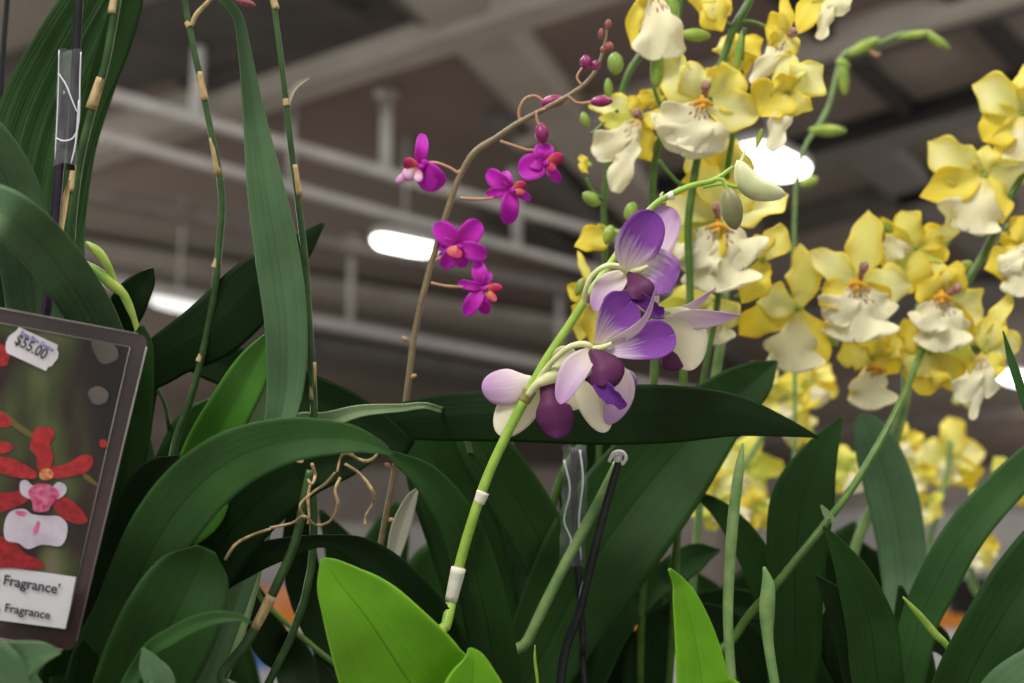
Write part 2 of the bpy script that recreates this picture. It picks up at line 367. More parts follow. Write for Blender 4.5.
BENCH = .86
def plant(name, xy, label, cat, group=None, pot=True, zt=1.0, r=.058):
    z = zt
    t = thing(name, (xy[0], xy[1], z), label, cat, group)
    if pot:
        mb = MB(); c = Vector((xy[0], xy[1], BENCH+.001)); rows = []; h = z-BENCH
        prof = [(.0, .002), (r*.72, 0), (r*.74, .004), (r*.95, h-.02), (r*1.04, h-.018), (r*1.06, h+.004), (r*.97, h+.004), (r*.9, h-.012), (r*.8, .01), (.0005, .008)]
        for rr, zz in prof:
            rows.append([c+Vector((math.cos(a)*max(rr, .0005), math.sin(a)*max(rr, .0005), zz)) for a in [2*math.pi*i/28 for i in range(28)]])
        mb.grid(rows, 'pot_black', closed=True); mb.build('pot', t, origin=c)
        mb = MB(); rows = []
        for rr, zz in [(.0005, h-.008), (r*.45, h-.006), (r*.88, h-.014)]:
            rows.append([c+Vector((math.cos(a)*rr, math.sin(a)*rr, zz+random.uniform(-.002, .002))) for a in [2*math.pi*i/28 for i in range(28)]])
        mb.grid(rows, 'bark', closed=True); mb.build('bark_mix', t, origin=c+Vector((0, 0, h-.01)))
    return t

# ------------------------------------------------------------ the hall
def struct(o): o['kind'] = 'structure'; return o
Z = Vector((0, 0, 1))
ZC = 5.8
def quad(name, pts, mat, uvn=None):
    mb = MB(); k = mb.mat(mat); mb.v = pts; mb.f = [tuple(range(len(pts)))]; mb.mi = [k]; mb.uv = [[(0, 0)]*len(pts)]
    return struct(mb.build(name, smooth=False, origin=Vector((0, 0, 0))))
def slab(name, x0, x1, y0, y1, z0, z1, mat):
    mb = MB(); mb.box(Vector(((x0+x1)/2, (y0+y1)/2, (z0+z1)/2)), (Vector(((x1-x0)/2, 0, 0)), Vector((0, (y1-y0)/2, 0)), Vector((0, 0, (z1-z0)/2))), mat)
    return mb.build(name, smooth=False)
struct(slab('floor', -26, 34, -4, 46, -.1, 0, 'hall_floor'))
struct(slab('ceiling', -26, 34, -4, 46, ZC, ZC+.1, 'hall_ceiling'))
struct(slab('wall_back', -26, 34, 46, 46.2, -.1, ZC+.1, 'hall_wall'))
struct(slab('wall_left', -26.2, -26, -4, 46.2, -.1, ZC+.1, 'hall_wall'))
struct(slab('wall_right', 34, 34.2, -4, 46.2, -.1, ZC+.1, 'hall_wall'))
def beam(name, a, b, z, w, h, mat, ext=0.0, struct_=True):
    A, B = onz(*a, z), onz(*b, z); D = (B-A); L = D.length; D.normalize()
    A = A - D*ext; B = B + D*ext; L = (B-A).length
    S = D.cross(Z).normalized()
    mb = MB(); mb.box((A+B)/2, (D*L/2, S*w/2, Z*h/2), mat)
    o = mb.build(name, smooth=False)
    return struct(o) if struct_ else o
n = 1
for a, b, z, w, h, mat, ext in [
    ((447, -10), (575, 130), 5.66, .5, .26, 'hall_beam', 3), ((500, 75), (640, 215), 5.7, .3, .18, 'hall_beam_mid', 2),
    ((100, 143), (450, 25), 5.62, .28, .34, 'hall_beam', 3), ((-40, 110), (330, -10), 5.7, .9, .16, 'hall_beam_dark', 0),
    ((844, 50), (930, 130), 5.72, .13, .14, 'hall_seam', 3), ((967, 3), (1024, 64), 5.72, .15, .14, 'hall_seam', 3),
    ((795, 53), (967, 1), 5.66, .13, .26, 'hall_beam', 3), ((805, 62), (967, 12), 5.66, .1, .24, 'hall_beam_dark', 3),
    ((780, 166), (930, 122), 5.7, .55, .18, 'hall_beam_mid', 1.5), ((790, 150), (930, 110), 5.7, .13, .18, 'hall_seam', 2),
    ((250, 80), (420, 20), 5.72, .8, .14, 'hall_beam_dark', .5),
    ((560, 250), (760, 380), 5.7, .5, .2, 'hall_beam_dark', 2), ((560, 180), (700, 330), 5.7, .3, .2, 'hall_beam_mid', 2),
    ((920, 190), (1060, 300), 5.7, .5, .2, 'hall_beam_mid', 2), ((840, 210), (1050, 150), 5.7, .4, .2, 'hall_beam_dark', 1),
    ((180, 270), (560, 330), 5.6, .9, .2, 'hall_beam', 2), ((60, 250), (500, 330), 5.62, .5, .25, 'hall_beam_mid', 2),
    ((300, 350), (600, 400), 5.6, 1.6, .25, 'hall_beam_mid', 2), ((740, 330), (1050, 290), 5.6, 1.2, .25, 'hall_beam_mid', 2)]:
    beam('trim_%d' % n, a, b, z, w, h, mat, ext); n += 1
# lighting rails with hangers
def rail(a, b, z, w, h, mat, hang, label, ext=0):
    A, B = onz(*a, z), onz(*b, z); D = (B-A).normalized(); A -= D*ext; B += D*ext; S = D.cross(Z).normalized()
    t = thing('lighting_rail', (A+B)/2, label, 'lighting rail', None)
    mb = MB(); L = (B-A).length
    mb.box((A+B)/2, (D*L/2, S*w/2, Z*h*.5), mat)
    mb.box((A+B)/2+Z*(h*.5+.01), (D*L/2, S*w*.7, Z*.008), mat)
    mb.build('rail_channel', t, smooth=False)
    for x, hw in hang:
        # find point on rail with image x
        lo, hi = A, B
        def px(p):
            v = p-CAM; return 512+FPX*v.dot(RT)/v.dot(FW)
        for _ in range(40):
            m = (lo+hi)/2
            if px(m) < x: lo = m
            else: hi = m
        mb = MB(); m = (lo+hi)/2; tube(mb, [(m+Z*h*.5, hw), ((m+Z*(ZC-z))/1 if False else Vector((m.x, m.y, ZC)), hw)], mat, seg=2)
        mb.box(Vector((m.x, m.y, ZC-.03)), (D*.08, S*.08, Z*.03), mat)
        mb.build('hanger', t)
    return t
rail((60, 83), (700, 262), 5.0, .09, .05, 'rail_grey', [(195, .05), (385, .05)], 'upper white lighting rail crossing the hall behind the left leaves')
rail((60, 126), (700, 300), 4.9, .08, .05, 'rail_grey', [(290, .03), (517, .05)], 'second white lighting rail running just below the upper one')
rail((60, 192), (700, 318), 4.75, .22, .09, 'rail_dull', [(600, .04)], 'wide dull grey rail that carries the lit lamp behind the magenta flowers')
rail((100, 282), (700, 395), 4.6, .17, .09, 'rail_grey', [(350, .04), (560, .05)], 'lowest pale rail with a tube lamp left of the hanging grey leaf')
rail((700, 445), (1100, 405), 4.6, .35, .2, 'rail_dull', [], 'far grey rail low behind the yellow flowers at the right')
def lamp(a, b, z, w, mat, label):
    A, B = onz(*a, z), onz(*b, z); D = (B-A).normalized(); S = D.cross(Z).normalized(); c = (A+B)/2; L = (B-A).length
    t = thing('ceiling_lamp', c, label, 'ceiling lamp')
    mb = MB(); rows = []
    for k, (q, zz) in enumerate([(1.0, 0), (1.04, .03), (1.0, .09), (.6, .13), (.1, .14)]):
        rows.append([c+D*(L/2*q*math.copysign(abs(math.cos(x))**.5, math.cos(x)))+S*(w/2*q*math.copysign(abs(math.sin(x))**.5, math.sin(x)))+Z*zz for x in [2*math.pi*i/28 for i in range(28)]])
    mb.grid(rows, 'rail_grey', closed=True, capends=True); mb.build('lamp_housing', t)
    mb = MB(); rows = []
    for q, zz in [(.97, -.001), (.94, -.05), (.8, -.085), (.4, -.1), (.02, -.1)]:
        rows.append([c+D*(L/2*q*math.copysign(abs(math.cos(x))**.5, math.cos(x)))+S*(w/2*q*math.copysign(abs(math.sin(x))**.5, math.sin(x)))+Z*zz for x in [2*math.pi*i/28 for i in range(28)]])
    mb.grid(rows, mat, closed=True, capends=True); mb.build('diffuser', t)
    mb = MB(); tube(mb, [(c+Z*.13, .015), (Vector((c.x, c.y, ZC)), .015)], 'rail_grey', seg=2); mb.build('suspension_rod', t)
    return t
lamp((374, 236), (434, 248), 4.7, .2, 'lamp_bright', 'bright oblong ceiling lamp glowing between the hanging leaf and the magenta spike')
lamp((150, 296), (206, 308), 4.55, .13, 'lamp_soft', 'slim tube lamp glowing softly above the photo tag')
lamp((742, 145), (798, 172), 5.1, .4, 'lamp_bright', 'large dazzling ceiling lamp behind the yellow flowers and cream buds')
lamp((1002, 372), (1034, 382), 5.1, .5, 'lamp_mid', 'small lit ceiling lamp at the right edge of the photo')

# things far off, low in the hall
def far_box(name, x0, y0, x1, y1, d, depth, mat, label, cat, top=None):
    a, b = P(x0, y1, d), P(x1, y0, d)
    c = (a+b)/2
    t = thing(name, (c.x, c.y+depth/2, a.z), label, cat)
    mb = MB(); mb.box(Vector((c.x, c.y+depth/2, (a.z+b.z)/2)), (Vector((abs(b.x-a.x)/2, 0, 0)), Vector((0, depth/2, 0)), Vector((0, 0, abs(b.z-a.z)/2))), mat)
    mb.build(top or 'body', t, smooth=False)
    return t
def table(cx, y, wx, wy, zt, label, trim='trim_orange'):
    t = thing('display_table', (cx, y, 0), label, 'table')
    mb = MB(); mb.box(Vector((cx, y, zt-.02)), (Vector((wx/2, 0, 0)), Vector((0, wy/2, 0)), Vector((0, 0, .02))), 'cloth_white')
    mb.build('tabletop', t, smooth=False)
    mb = MB(); rows = []
    for k in range(5):
        r = []
        for i in range(41):
            x = cx-wx/2-.01+(wx+.02)*i/40
            r.append(Vector((x, y-wy/2-.012-.02*k/4*(1+math.sin(i*1.3)), zt-.19-(zt-.22)*k/4)))
        rows.append(r)
    mb.grid(rows, 'cloth_white'); mb.build('cloth_skirt', t, solid=.004)
    mb = MB(); mb.box(Vector((cx, y-wy/2-.015, zt-.095)), (Vector((wx/2+.01, 0, 0)), Vector((0, .006, 0)), Vector((0, 0, .095))), trim)
    mb.build('edge_band', t, smooth=False)
    for sx in (-1, 1):
        for sy in (-1, 1):
            mb = MB(); q = Vector((cx+sx*(wx/2-.06), y+sy*(wy/2-.06), 0)); tube(mb, [(q, .02), (q+Z*(zt-.04), .02)], 'rail_dull', seg=2); mb.build('leg', t)
    return t
table(4.6, 14, 3.6, .9, 1.14, 'white-clothed display table with an orange edge band, far off at the right')
table(-2.4, 15, 4.4, .9, 1.14, 'white-clothed display table with an orange edge band, far off at the left')
table(1.5, 13, 2.2, .8, 1.06, 'white-clothed table with an orange edge band, seen through the leaves in the middle')
def screen(cx, y, wx, z0, z1, label, mat='panel_grey'):
    t = thing('room_divider', (cx, y, 0), label, 'panel')
    mb = MB(); mb.box(Vector((cx, y, (z0+z1)/2)), (Vector((wx/2, 0, 0)), Vector((0, .02, 0)), Vector((0, 0, (z1-z0)/2))), mat); mb.build('board', t, smooth=False)
    for s in (-1, 1):
        mb = MB(); q = Vector((cx+s*(wx/2-.03), y+.045, 0)); tube(mb, [(q, .025), (q+Z*z1, .025)], 'rail_dull', seg=2); mb.build('post', t)
        mb = MB(); mb.box(Vector((q.x, y+.02, .015)), (Vector((.03, 0, 0)), Vector((0, .3, 0)), Z*.015), 'rail_dull'); mb.build('foot', t, smooth=False)
screen(5.6, 16, 5.2, .3, 2.3, 'tall grey display panel far behind the yellow flowers at the right')
screen(-2.4, 17, 4.2, .3, 2.2, 'grey display panel far behind the left leaves')
screen(2.0, 19, 2.0, .3, 2.6, 'pinkish grey display panel in the middle distance', 'hall_wall')
def carton(px, y, zb, w, h, label):
    x = (px-512)/FPX*(y*math.cos(PITCH)); t = thing('cardboard_box', (x, y, zb), label, 'box')
    mb = MB(); mb.box(Vector((x, y, zb+h/2)), (Vector((w/2, 0, 0)), Vector((0, w*.3, 0)), Z*h/2), 'box_orange'); mb.build('carton', t, smooth=False)
    mb = MB(); mb.box(Vector((x-w*.2, y-w*.33, zb+h)), (Vector((w*.28, 0, 0)), Vector((0, w*.05, -w*.02)), Z*.004), 'box_orange'); mb.build('flap', t, smooth=False)
# ------------------------------------------------------------ bench
mb = MB(); mb.box(Vector((.15, 1.35, BENCH-.02)), (Vector((1.1, 0, 0)), Vector((0, .75, 0)), Z*.02), 'bench')
bt = thing('plant_bench', (.15, 1.35, 0), 'grey bench that carries the potted orchids', 'bench')
mb.build('bench_top', bt, smooth=False)
for sx in (-1, 1):
    for sy in (-1, 1):
        mb = MB(); q = Vector((.15+sx*1.02, 1.35+sy*.66, 0)); tube(mb, [(q, .022), (q+Z*(BENCH-.04), .022)], 'rail_dull', seg=2); mb.build('leg', bt)
# ============================================================ plants
def flower(parent, d, col_pts, name='flower', cmat='pedicel_cream', extra=None):
    """the flower's core (pedicel and column); petals become its children"""
    mb = MB()
    for pts, m in col_pts: tube(mb, pts, m, d, ns=9, seg=5)
    return mb.build(name, parent)
def petal(fl, name, pts, mat, d, prof='ellipse', **k):
    mb = MB(); k.setdefault('nseg', 16); k.setdefault('nx', 10); k.setdefault('cup', .15); k.setdefault('fold', 0)
    blade(mb, pts, mat, d, prof=prof, **k)
    return mb.build(name, fl, solid=.0007 if name == 'lip' else .0004)

# ---- 1 purple and white orchid with lime leaves
DN = plant('dendrobium_orchid', (-.055, .80), 'purple and white orchid on a lime green stalk with broad lime leaves at its foot', 'orchid')
stem(DN, [(436, 670, 5.6, .86), (447, 622, 5.6, .88), (457, 575, 5.4, .9), (470, 528, 5.2, .9), (487, 478, 5.1, .9), (508, 432, 5, .9), (527, 396, 5, .9), (545, 362, 4.8, .9), (568, 327, 4.4, .9), (592, 290, 4.2, .9), (612, 262, 4, .905), (632, 232, 3.6, .91), (656, 204, 3.4, .91), (688, 187, 3, .91), (714, 180, 2.6, .91), (733, 167, 2, .91)], 'stem_lime', .9, name='flower_stalk')
for a, b, w, m in [((451, 601), (458.6, 568), 12.6, 'sheath_white'), ((479, 503), (483, 492), 11, 'sheath_white'), ((524, 402), (530, 390), 11.4, 'node_brown'), ((585, 301), (590, 294), 9.6, 'node_brown'), ((668, 197), (673, 195), 8, 'sheath_white')]:
    sheath(DN, a, b, w*1.08, .889 if a[1] > 480 and a[1] < 620 else .9, m)
# buds at the stalk's tip
bud(DN, (737, 160), (786, 195), 25, 'bud_cream', .91, pedicel=[(703, 187, 1.9), (722, 184, 1.8), (737, 187, 1.8), (748, 184, 2.4)], pm='stem_lime', bend=(-9, 9))
bud(DN, (727, 187), (736, 230), 23, 'bud_olive', .9, pedicel=[(714, 180, 1.8), (722, 180, 1.8), (728, 192, 2)], pm='stem_lime')
mb = MB(); tube(mb, [(736, 167, 2.2), (742, 160, 2), (745, 150, 1.2), (744, 143, .5)], 'pedicel_cream', .91); mb.build('stalk_tip', DN); mb = MB(); tube(mb, [(664, 203, 2.2), (661, 196, 1.6), (663, 192, .8)], 'pedicel_cream', .91); mb.build('bract', DN)
# flower at the top
F = flower(DN, .9, [([(585, 306, 2.6, .9), (585, 292, 2.6, .893), (592, 276, 2.6, .888), (606, 266, 2.8, .886), (620, 267, 3.2, .888), (629, 273, 4.4, .892)], 'pedicel_cream'), ([(629, 273, 4, .892), (624, 279, 5, .896), (612, 286, 5, .9), (602, 288, 2, .904)], 'pedicel_cream'), ([(630, 272, 3.4, .89), (640, 270, 3, .885), (648, 266, 1.6, .882)], 'pedicel_cream')])
petal(F, 'sepal', [(632, 271, 42, .897), (652, 245, 42, .905), (671, 207, 40, .912)], 'petal_lilac', .9, 'ovate', roll=-.25)
petal(F, 'petal', [(626, 271, 40, .89), (636, 245, 44, .88), (656, 213, 42, .884)], 'petal_violet', .89, 'ovate', roll=.2, cup=.25)
petal(F, 'petal', [(629, 269, 44, .893), (652, 271, 48, .886), (674, 286, 48, .883)], 'petal_purple', .89, 'ovate', roll=-.1, cup=.2, ruf=.08)
petal(F, 'sepal', [(627, 272, 20, .894), (611, 288, 26, .89), (595, 311, 25, .886)], 'petal_lilac', .89, 'ellipse', roll=.5, cup=.4)
petal(F, 'sepal', [(630, 278, 18, .897), (645, 296, 26, .9), (651, 312, 22, .903)], 'petal_white_lilac', .9, 'ellipse')
petal(F, 'lip', [(629, 272, 26, .888), (636, 285, 36, .872), (634, 299, 34, .868)], 'lip_maroon', .88, 'ovate', cup=-.7, nx=14)
petal(F, 'lip_strap', [(630, 293, 13, .874), (643, 300, 13, .872), (655, 311, 14, .874), (664, 313, 14, .878)], 'lip_violet', .87, 'strap', cup=.6, ruf=.3)
# central flower
F = flower(DN, .89, [([(534, 386, 2.8, .9), (543, 373, 3, .893), (556, 358, 3, .884), (570, 347, 3.2, .878), (584, 344, 3.4, .876), (592, 349, 4.4, .88)], 'pedicel_cream'), ([(592, 349, 4.4, .88), (588, 362, 8, .886), (574, 372, 10, .89), (560, 376, 8, .894), (551, 373, 3, .896)], 'pedicel_cream'), ([(594, 349, 3.4, .876), (604, 347, 3.2, .87), (612, 343, 1.8, .868)], 'pedicel_cream')])
petal(F, 'petal', [(595, 346, 30, .878), (610, 323, 42, .868), (632, 299, 44, .87)], 'petal_violet', .87, 'fan', roll=.15, cup=.2, notch=1.3, nx=18)
petal(F, 'petal', [(598, 353, 30, .876), (634, 346, 40, .866), (675, 334, 38, .868)], 'petal_violet', .87, 'fan', roll=-.2, cup=.2, notch=1.3, nx=18)
petal(F, 'sepal', [(598, 347, 12, .878), (626, 334, 10, .866), (646, 316, 8, .862), (657, 284, 8, .858)], 'petal_lilac', .87, 'lance', roll=.6, cup=.5)
petal(F, 'sepal', [(594, 348, 18, .877), (578, 370, 27, .868), (560, 404, 24, .862)], 'petal_lilac', .87, 'ellipse', roll=.45, cup=.5)
petal(F, 'sepal', [(578, 374, 26, .887), (592, 396, 33, .884), (606, 432, 32, .882)], 'petal_white', .88, 'ellipse', roll=-.15, cup=-.35)
petal(F, 'sepal', [(613, 362, 26, .889), (618, 390, 29, .888), (607, 424, 25, .882)], 'petal_lilac', .88, 'ellipse', roll=-.4, cup=.4)
petal(F, 'lip', [(590, 350, 30, .872), (600, 366, 40, .856), (602, 386, 38, .852)], 'lip_maroon', .86, 'ovate', cup=-.75, nx=14, roll=.2)
petal(F, 'lip', [(608, 356, 14, .868), (613, 370, 20, .86), (611, 387, 18, .858)], 'lip_maroon', .86, 'ellipse', cup=-.5)
petal(F, 'lip_strap', [(597, 382, 16, .856), (607, 393, 18, .853), (617, 400, 12, .853), (624, 408, 12, .855)], 'lip_violet', .855, 'strap', cup=.6, ruf=.35)
# lower left flower seen from behind
F = flower(DN, .9, [([(528, 395, 3.6, .897), (536, 385, 3.8, .893), (545, 380, 6, .892), (556, 374, 9, .894), (566, 372, 6, .898)], 'pedicel_cream')])
petal(F, 'sepal', [(532, 378, 20, .9), (512, 385, 36, .9), (482, 389, 35, .897)], 'petal_lilac', .9, 'ovate', cup=-.3, roll=.2)
petal(F, 'petal', [(543, 380, 28, .902), (524, 402, 40, .903), (499, 435, 36, .9)], 'petal_white', .9, 'ovate', cup=-.35, roll=-.15)
petal(F, 'petal', [(552, 362, 20, .894), (566, 360, 28, .888), (579, 364, 18, .885)], 'petal_white', .89, 'ellipse', cup=.5)
petal(F, 'petal', [(556, 378, 24, .892), (566, 392, 34, .893), (580, 408, 28, .896)], 'petal_white', .89, 'ellipse', cup=-.4)
petal(F, 'lip', [(551, 374, 16, .893), (550, 386, 20, .892), (551, 397, 22, .889), (552, 405, 32, .886), (554, 413, 37, .885), (556, 422, 37, .885), (557, 430, 31, .886), (557, 436, 18, .886), (557, 438.5, 3, .886)], 'lip_maroon', .885, 'raw', cup=-.45, nx=12, nseg=40)
# flower at the right, pointing away
F = flower(DN, .92, [([(640, 300, 3, .91), (650, 310, 4, .915), (660, 318, 5, .915)], 'pedicel_cream'), ([(656, 316, 4, .91), (664, 313, 3.5, .905), (671, 312, 1.5, .903)], 'pedicel_cream')])
petal(F, 'petal', [(656, 312, 26, .915), (677, 329, 48, .91), (692, 370, 42, .912)], 'petal_white', .91, 'ovate', cup=-.35, roll=.2)
petal(F, 'sepal', [(660, 317, 10, .912), (700, 318, 21, .906), (742, 315, 17, .9)], 'petal_lilac', .9, 'lance', roll=.5, cup=.3)
petal(F, 'sepal', [(662, 314, 6, .915), (690, 307, 9, .92), (716, 288, 8, .926)], 'petal_lilac', .92, 'lance', roll=.7)
petal(F, 'lip', [(664, 348, 18, .918), (672, 358, 26, .914), (682, 368, 20, .914)], 'lip_maroon', .915, 'ellipse', cup=-.4)
petal(F, 'petal', [(650, 320, 18, .92), (656, 335, 26, .924), (662, 350, 20, .926)], 'petal_white', .92, 'ellipse')
petal(F, 'lip_strap', [(650, 308, 9, .9), (657, 313, 9, .897), (663, 316, 7, .896)], 'lip_violet', .9, 'strap')
petal(F, 'sepal', [(618, 368, 12, .915), (628, 380, 18, .915), (628, 392, 14, .915)], 'petal_violet', .915, 'ellipse')
# lime leaves
leaf(DN, [(470, 770, 90, .82), (410, 683, 122, .81), (370, 622, 92, .8), (341, 585, 52, .8), (329, 568, 26, .8), (322, 559, 4, .8)], 'leaf_lime', fold=.12, cup=.05, nx=16, solid=.0009, bw=.016, roll=-.2, nseg=44)
leaf(DN, [(470, 780, 80, .77), (470, 715, 84, .77), (472, 680, 56, .77), (473, 660, 26, .77), (470, 648, 3, .77)], 'leaf_lime', fold=.3, nx=14, solid=.0009, roll=.2)
leaf(DN, [(712, 760, 62, .82), (703, 690, 54, .82), (695, 640, 42, .82), (685, 600, 26, .82), (678, 582, 13, .82), (669, 569, 3, .815)], 'leaf_lime', fold=.25, nx=14, solid=.0009, label='narrow upright lime leaf', roll=.15)

# ---- 2 magenta orchid
MG = plant('magenta_orchid', (-.15, 1.02), 'small magenta orchid flowers on a thin arching brown spike with dark buds at the tip', 'orchid')
stem(MG, [(340, 700, 2.8), (356, 636, 2.8), (375, 570, 3), (391, 490, 3), (402, 430, 3), (408, 385, 3), (413, 345, 3), (420, 308, 3), (430, 268, 3), (441, 230, 3), (451, 200, 3), (461, 174, 3), (475, 152, 3.2), (496, 138, 3), (520, 122, 2.8), (545, 109, 2.6), (570, 95, 2.4), (586, 83, 2.2), (596, 70, 2), (602, 55, 1.8), (606, 38, 1.5), (607, 26, 1)], 'stem_brown', 1.0, name='flower_spike')
for a, b in [((409, 341), (402, 337)), ((409, 378), (417, 375)), ((399, 426), (408, 427)), ((392, 467), (384, 464)), ((420, 308), (422, 304)), ((388, 521), (394, 519)), ((462, 174), (458, 170)), ((345, 672), (340, 680))]:
    bud(MG, a, b, 5, 'pedicel_tan', 1.0, name='bract')
def mflower(c, ped, petals, lips, d=1.0):
    F = flower(MG, d, [([(*q, 1.5) for q in ped] + [(c[0], c[1], 2.2)], 'pedicel_tan'), ([(c[0], c[1], 2.6, d), (c[0]+2, c[1]+1, 3, d-.006), (c[0]+3, c[1]+1, 1.5, d-.01)], 'petal_magenta')])
    for i, (x, y, w) in enumerate(petals):
        mx, my = (c[0]+x)/2, (c[1]+y)/2
        petal(F, 'petal' if i % 2 else 'sepal', [(c[0], c[1], w*1.1, d), (mx, my, w*1.1, d-.004), (x, y, w*1.1, d+random.uniform(-.004, .008))], 'petal_magenta', d, 'ellipse', cup=.2, fold=.1, roll=random.uniform(-.3, .3), nseg=12, nx=6)
    for (x, y, w, m) in lips:
        petal(F, 'lip', [(c[0], c[1], w, d-.003), ((c[0]+x)/2, (c[1]+y)/2, w, d-.01), (x, y, w, d-.014)], m, d, 'ovate', cup=-.4, nseg=10, nx=6)
mflower((419, 166), [(459, 174), (450, 168), (437, 163), (428, 163)], [(423, 134, 12), (442, 187, 24), (432, 190, 18), (426, 172, 18)], [(396, 183, 9, 'lip_pink_white'), (404, 162, 12, 'lip_red'), (404, 178, 14, 'lip_pink_white'), (418, 182, 9, 'lip_pink_white')])
mflower((511, 190), [(460, 198), (475, 199), (492, 198), (503, 195)], [(487, 172, 16), (505, 171, 9), (486, 194, 9), (508, 224, 17), (531, 199, 8)], [(526, 184, 10, 'lip_red'), (524, 193, 7, 'lip_orange')])
mflower((545, 163), [(500, 141), (512, 145), (527, 150), (535, 151)], [(519, 172, 24), (543, 144, 18), (530, 158, 18), (560, 182, 10)], [(563, 156, 12, 'lip_red'), (555, 170, 9, 'lip_red')])
mflower((458, 246), [(431, 262), (440, 258), (450, 252)], [(435, 224, 20), (480, 222, 21), (487, 256, 17), (464, 267, 13), (443, 268, 16), (435, 244, 13)], [(451, 256, 14, 'lip_orange'), (458, 258, 9, 'lip_red')])
mflower((483, 288), [(431, 283), (446, 286), (462, 287), (474, 288)], [(477, 261, 14), (458, 283, 9), (465, 315, 15), (485, 314, 13), (490, 272, 8)], [(502, 288, 9, 'lip_red'), (496, 301, 8, 'lip_orange')])
bud(MG, (541, 123), (543, 144), 15, 'bud_magenta', .995, pedicel=[(545, 109, 1.5), (537, 112, 1.5), (537, 120, 1.5), (540, 126, 1.5)], pm='pedicel_tan')
bud(MG, (590, 102), (613, 101), 11, 'bud_magenta', .995, pedicel=[(568, 96, 1.4), (578, 103, 1.4), (592, 102, 1.6)], pm='pedicel_tan')
bud(MG, (540, 104), (566, 99), 13, 'bud_magenta', 1.01, pedicel=[(520, 122, 1.4), (519, 110, 1.4), (525, 99, 1.4), (535, 96, 1.4), (543, 101, 1.5)], pm='pedicel_tan')
bud(MG, (586, 70), (586, 55), 12, 'bud_magenta', 1.0, pedicel=[(582, 86, 1.2), (577, 77, 1.2), (582, 68, 1.2)], pm='pedicel_tan')
for a, b, w, m in [((595, 71), (597, 60), 9, 'bud_magenta'), ((606, 52), (611, 42), 10, 'bud_rust'), ((601, 40), (602, 28), 7, 'bud_rust'), ((607, 30), (609, 19), 7, 'bud_rust'), ((604, 54), (603, 46), 7, 'bud_rust')]:
    bud(MG, a, b, w, m, 1.0)
leaf(MG, [(300, 690, 40), (270, 640, 38), (255, 600, 24), (250, 575, 3)], 'leaf_deep', 1.1)
leaf(MG, [(330, 690, 44), (350, 620, 50), (345, 560, 40), (320, 510, 4)], 'leaf_deep', 1.15)

# ---- 3 tall leafy orchid at the left
LF = plant('cane_orchid', (-.29, .98), 'large dark leafy orchid filling the left side, with thin jointed canes rising out of frame', 'orchid', r=.075)
leaf(LF, [(50, 560, 60, 1.0), (26, 340, 90, 1.0), (28, 240, 104, 1.0), (44, 140, 100, 1.0), (76, 60, 88, 1.0), (112, -10, 64, 1.0), (140, -60, 6, 1.0)], 'leaf_ribbed', fold=.1, nx=16)
leaf(LF, [(130, 420, 20, .98), (72, 300, 10, .98), (76, 200, 12, .98), (90, 118, 20, .98), (112, 50, 32, .98), (130, -10, 28, .98), (138, -60, 5, .98)], 'leaf_dark')
leaf(LF, [(40, 500, 60, .9), (36, 330, 54, .9), (24, 240, 56, .88), (2, 170, 54, .86), (-40, 110, 40, .84), (-80, 60, 4, .84)], 'leaf_grey', fold=.2)
leaf(LF, [(140, 560, 40, .9), (116, 400, 46, .87), (98, 330, 46, .84), (62, 270, 50, .79), (20, 224, 50, .73), (-20, 204, 48, .73), (-80, 190, 30, .73)], 'leaf_grey', fold=.22)
leaf(LF, [(60, 560, 50, .95), (10, 400, 70, .93), (-10, 300, 80, .93), (-20, 240, 30, .93)], 'leaf_deep')
leaf(LF, [(90, 520, 40, .96), (70, 400, 60, .96), (60, 320, 60, .96), (40, 270, 30, .96)], 'leaf_dark')
leaf(LF, [(100, 500, 30, .97), (105, 360, 34, .96), (128, 305, 36, .95), (145, 280, 22, .95), (153, 268, 2, .95)], 'leaf_deep')
leaf(LF, [(90, 540, 40, .96), (118, 400, 44, .95), (165, 358, 48, .95), (215, 327, 62, .95), (258, 285, 58, .96), (295, 252, 32, .97), (324, 223, 3, .98)], 'leaf_deep', fold=-.08, nx=14)
leaf(LF, [(250, 560, 24, .93), (273, 450, 26, .9), (285, 390, 36, .9), (286, 325, 42, .9), (278, 260, 44, .9), (266, 190, 37, .9), (254, 115, 22, .9), (246, 60, 14, .89), (238, 18, 10, .88), (222, -2, 8, .87), (200, -18, 2, .86)], 'leaf_grey', fold=.35, nx=14, nseg=80)
leaf(LF, [(230, 640, 24, .95), (262, 480, 26, .93), (262, 430, 30, .92), (278, 370, 22, .92), (285, 320, 3, .92)], 'leaf_pale', fold=.2)
leaf(LF, [(165, 560, 40, .93), (203, 460, 46, .92), (232, 405, 44, .91), (256, 362, 34, .91), (274, 328, 3, .91)], 'leaf_fresh', fold=.25)
leaf(LF, [(140, 440, 20, .99), (170, 350, 34, .99), (215, 362, 40, .99), (262, 378, 46, .99), (310, 396, 44, .99), (355, 415, 38, .99), (410, 450, 20, .99)], 'leaf_deep', fold=.15)
leaf(LF, [(150, 560, 50, 1.0), (190, 470, 72, 1.0), (210, 425, 62, 1.0), (225, 395, 6, 1.0)], 'leaf_mid')
leaf(LF, [(80, 720, 40, .84), (128, 600, 56, .82), (170, 520, 66, .8), (220, 468, 62, .79), (280, 442, 48, .78), (340, 438, 32, .78), (375, 446, 16, .78), (393, 455, 2, .78)], 'leaf_mid', fold=.22, nx=14, nseg=70)
leaf(LF, [(100, 740, 60, .9), (150, 640, 70, .88), (200, 570, 66, .87), (250, 510, 62, .86), (300, 474, 52, .85), (350, 458, 36, .85), (380, 455, 4, .85)], 'leaf_deep', fold=.15)
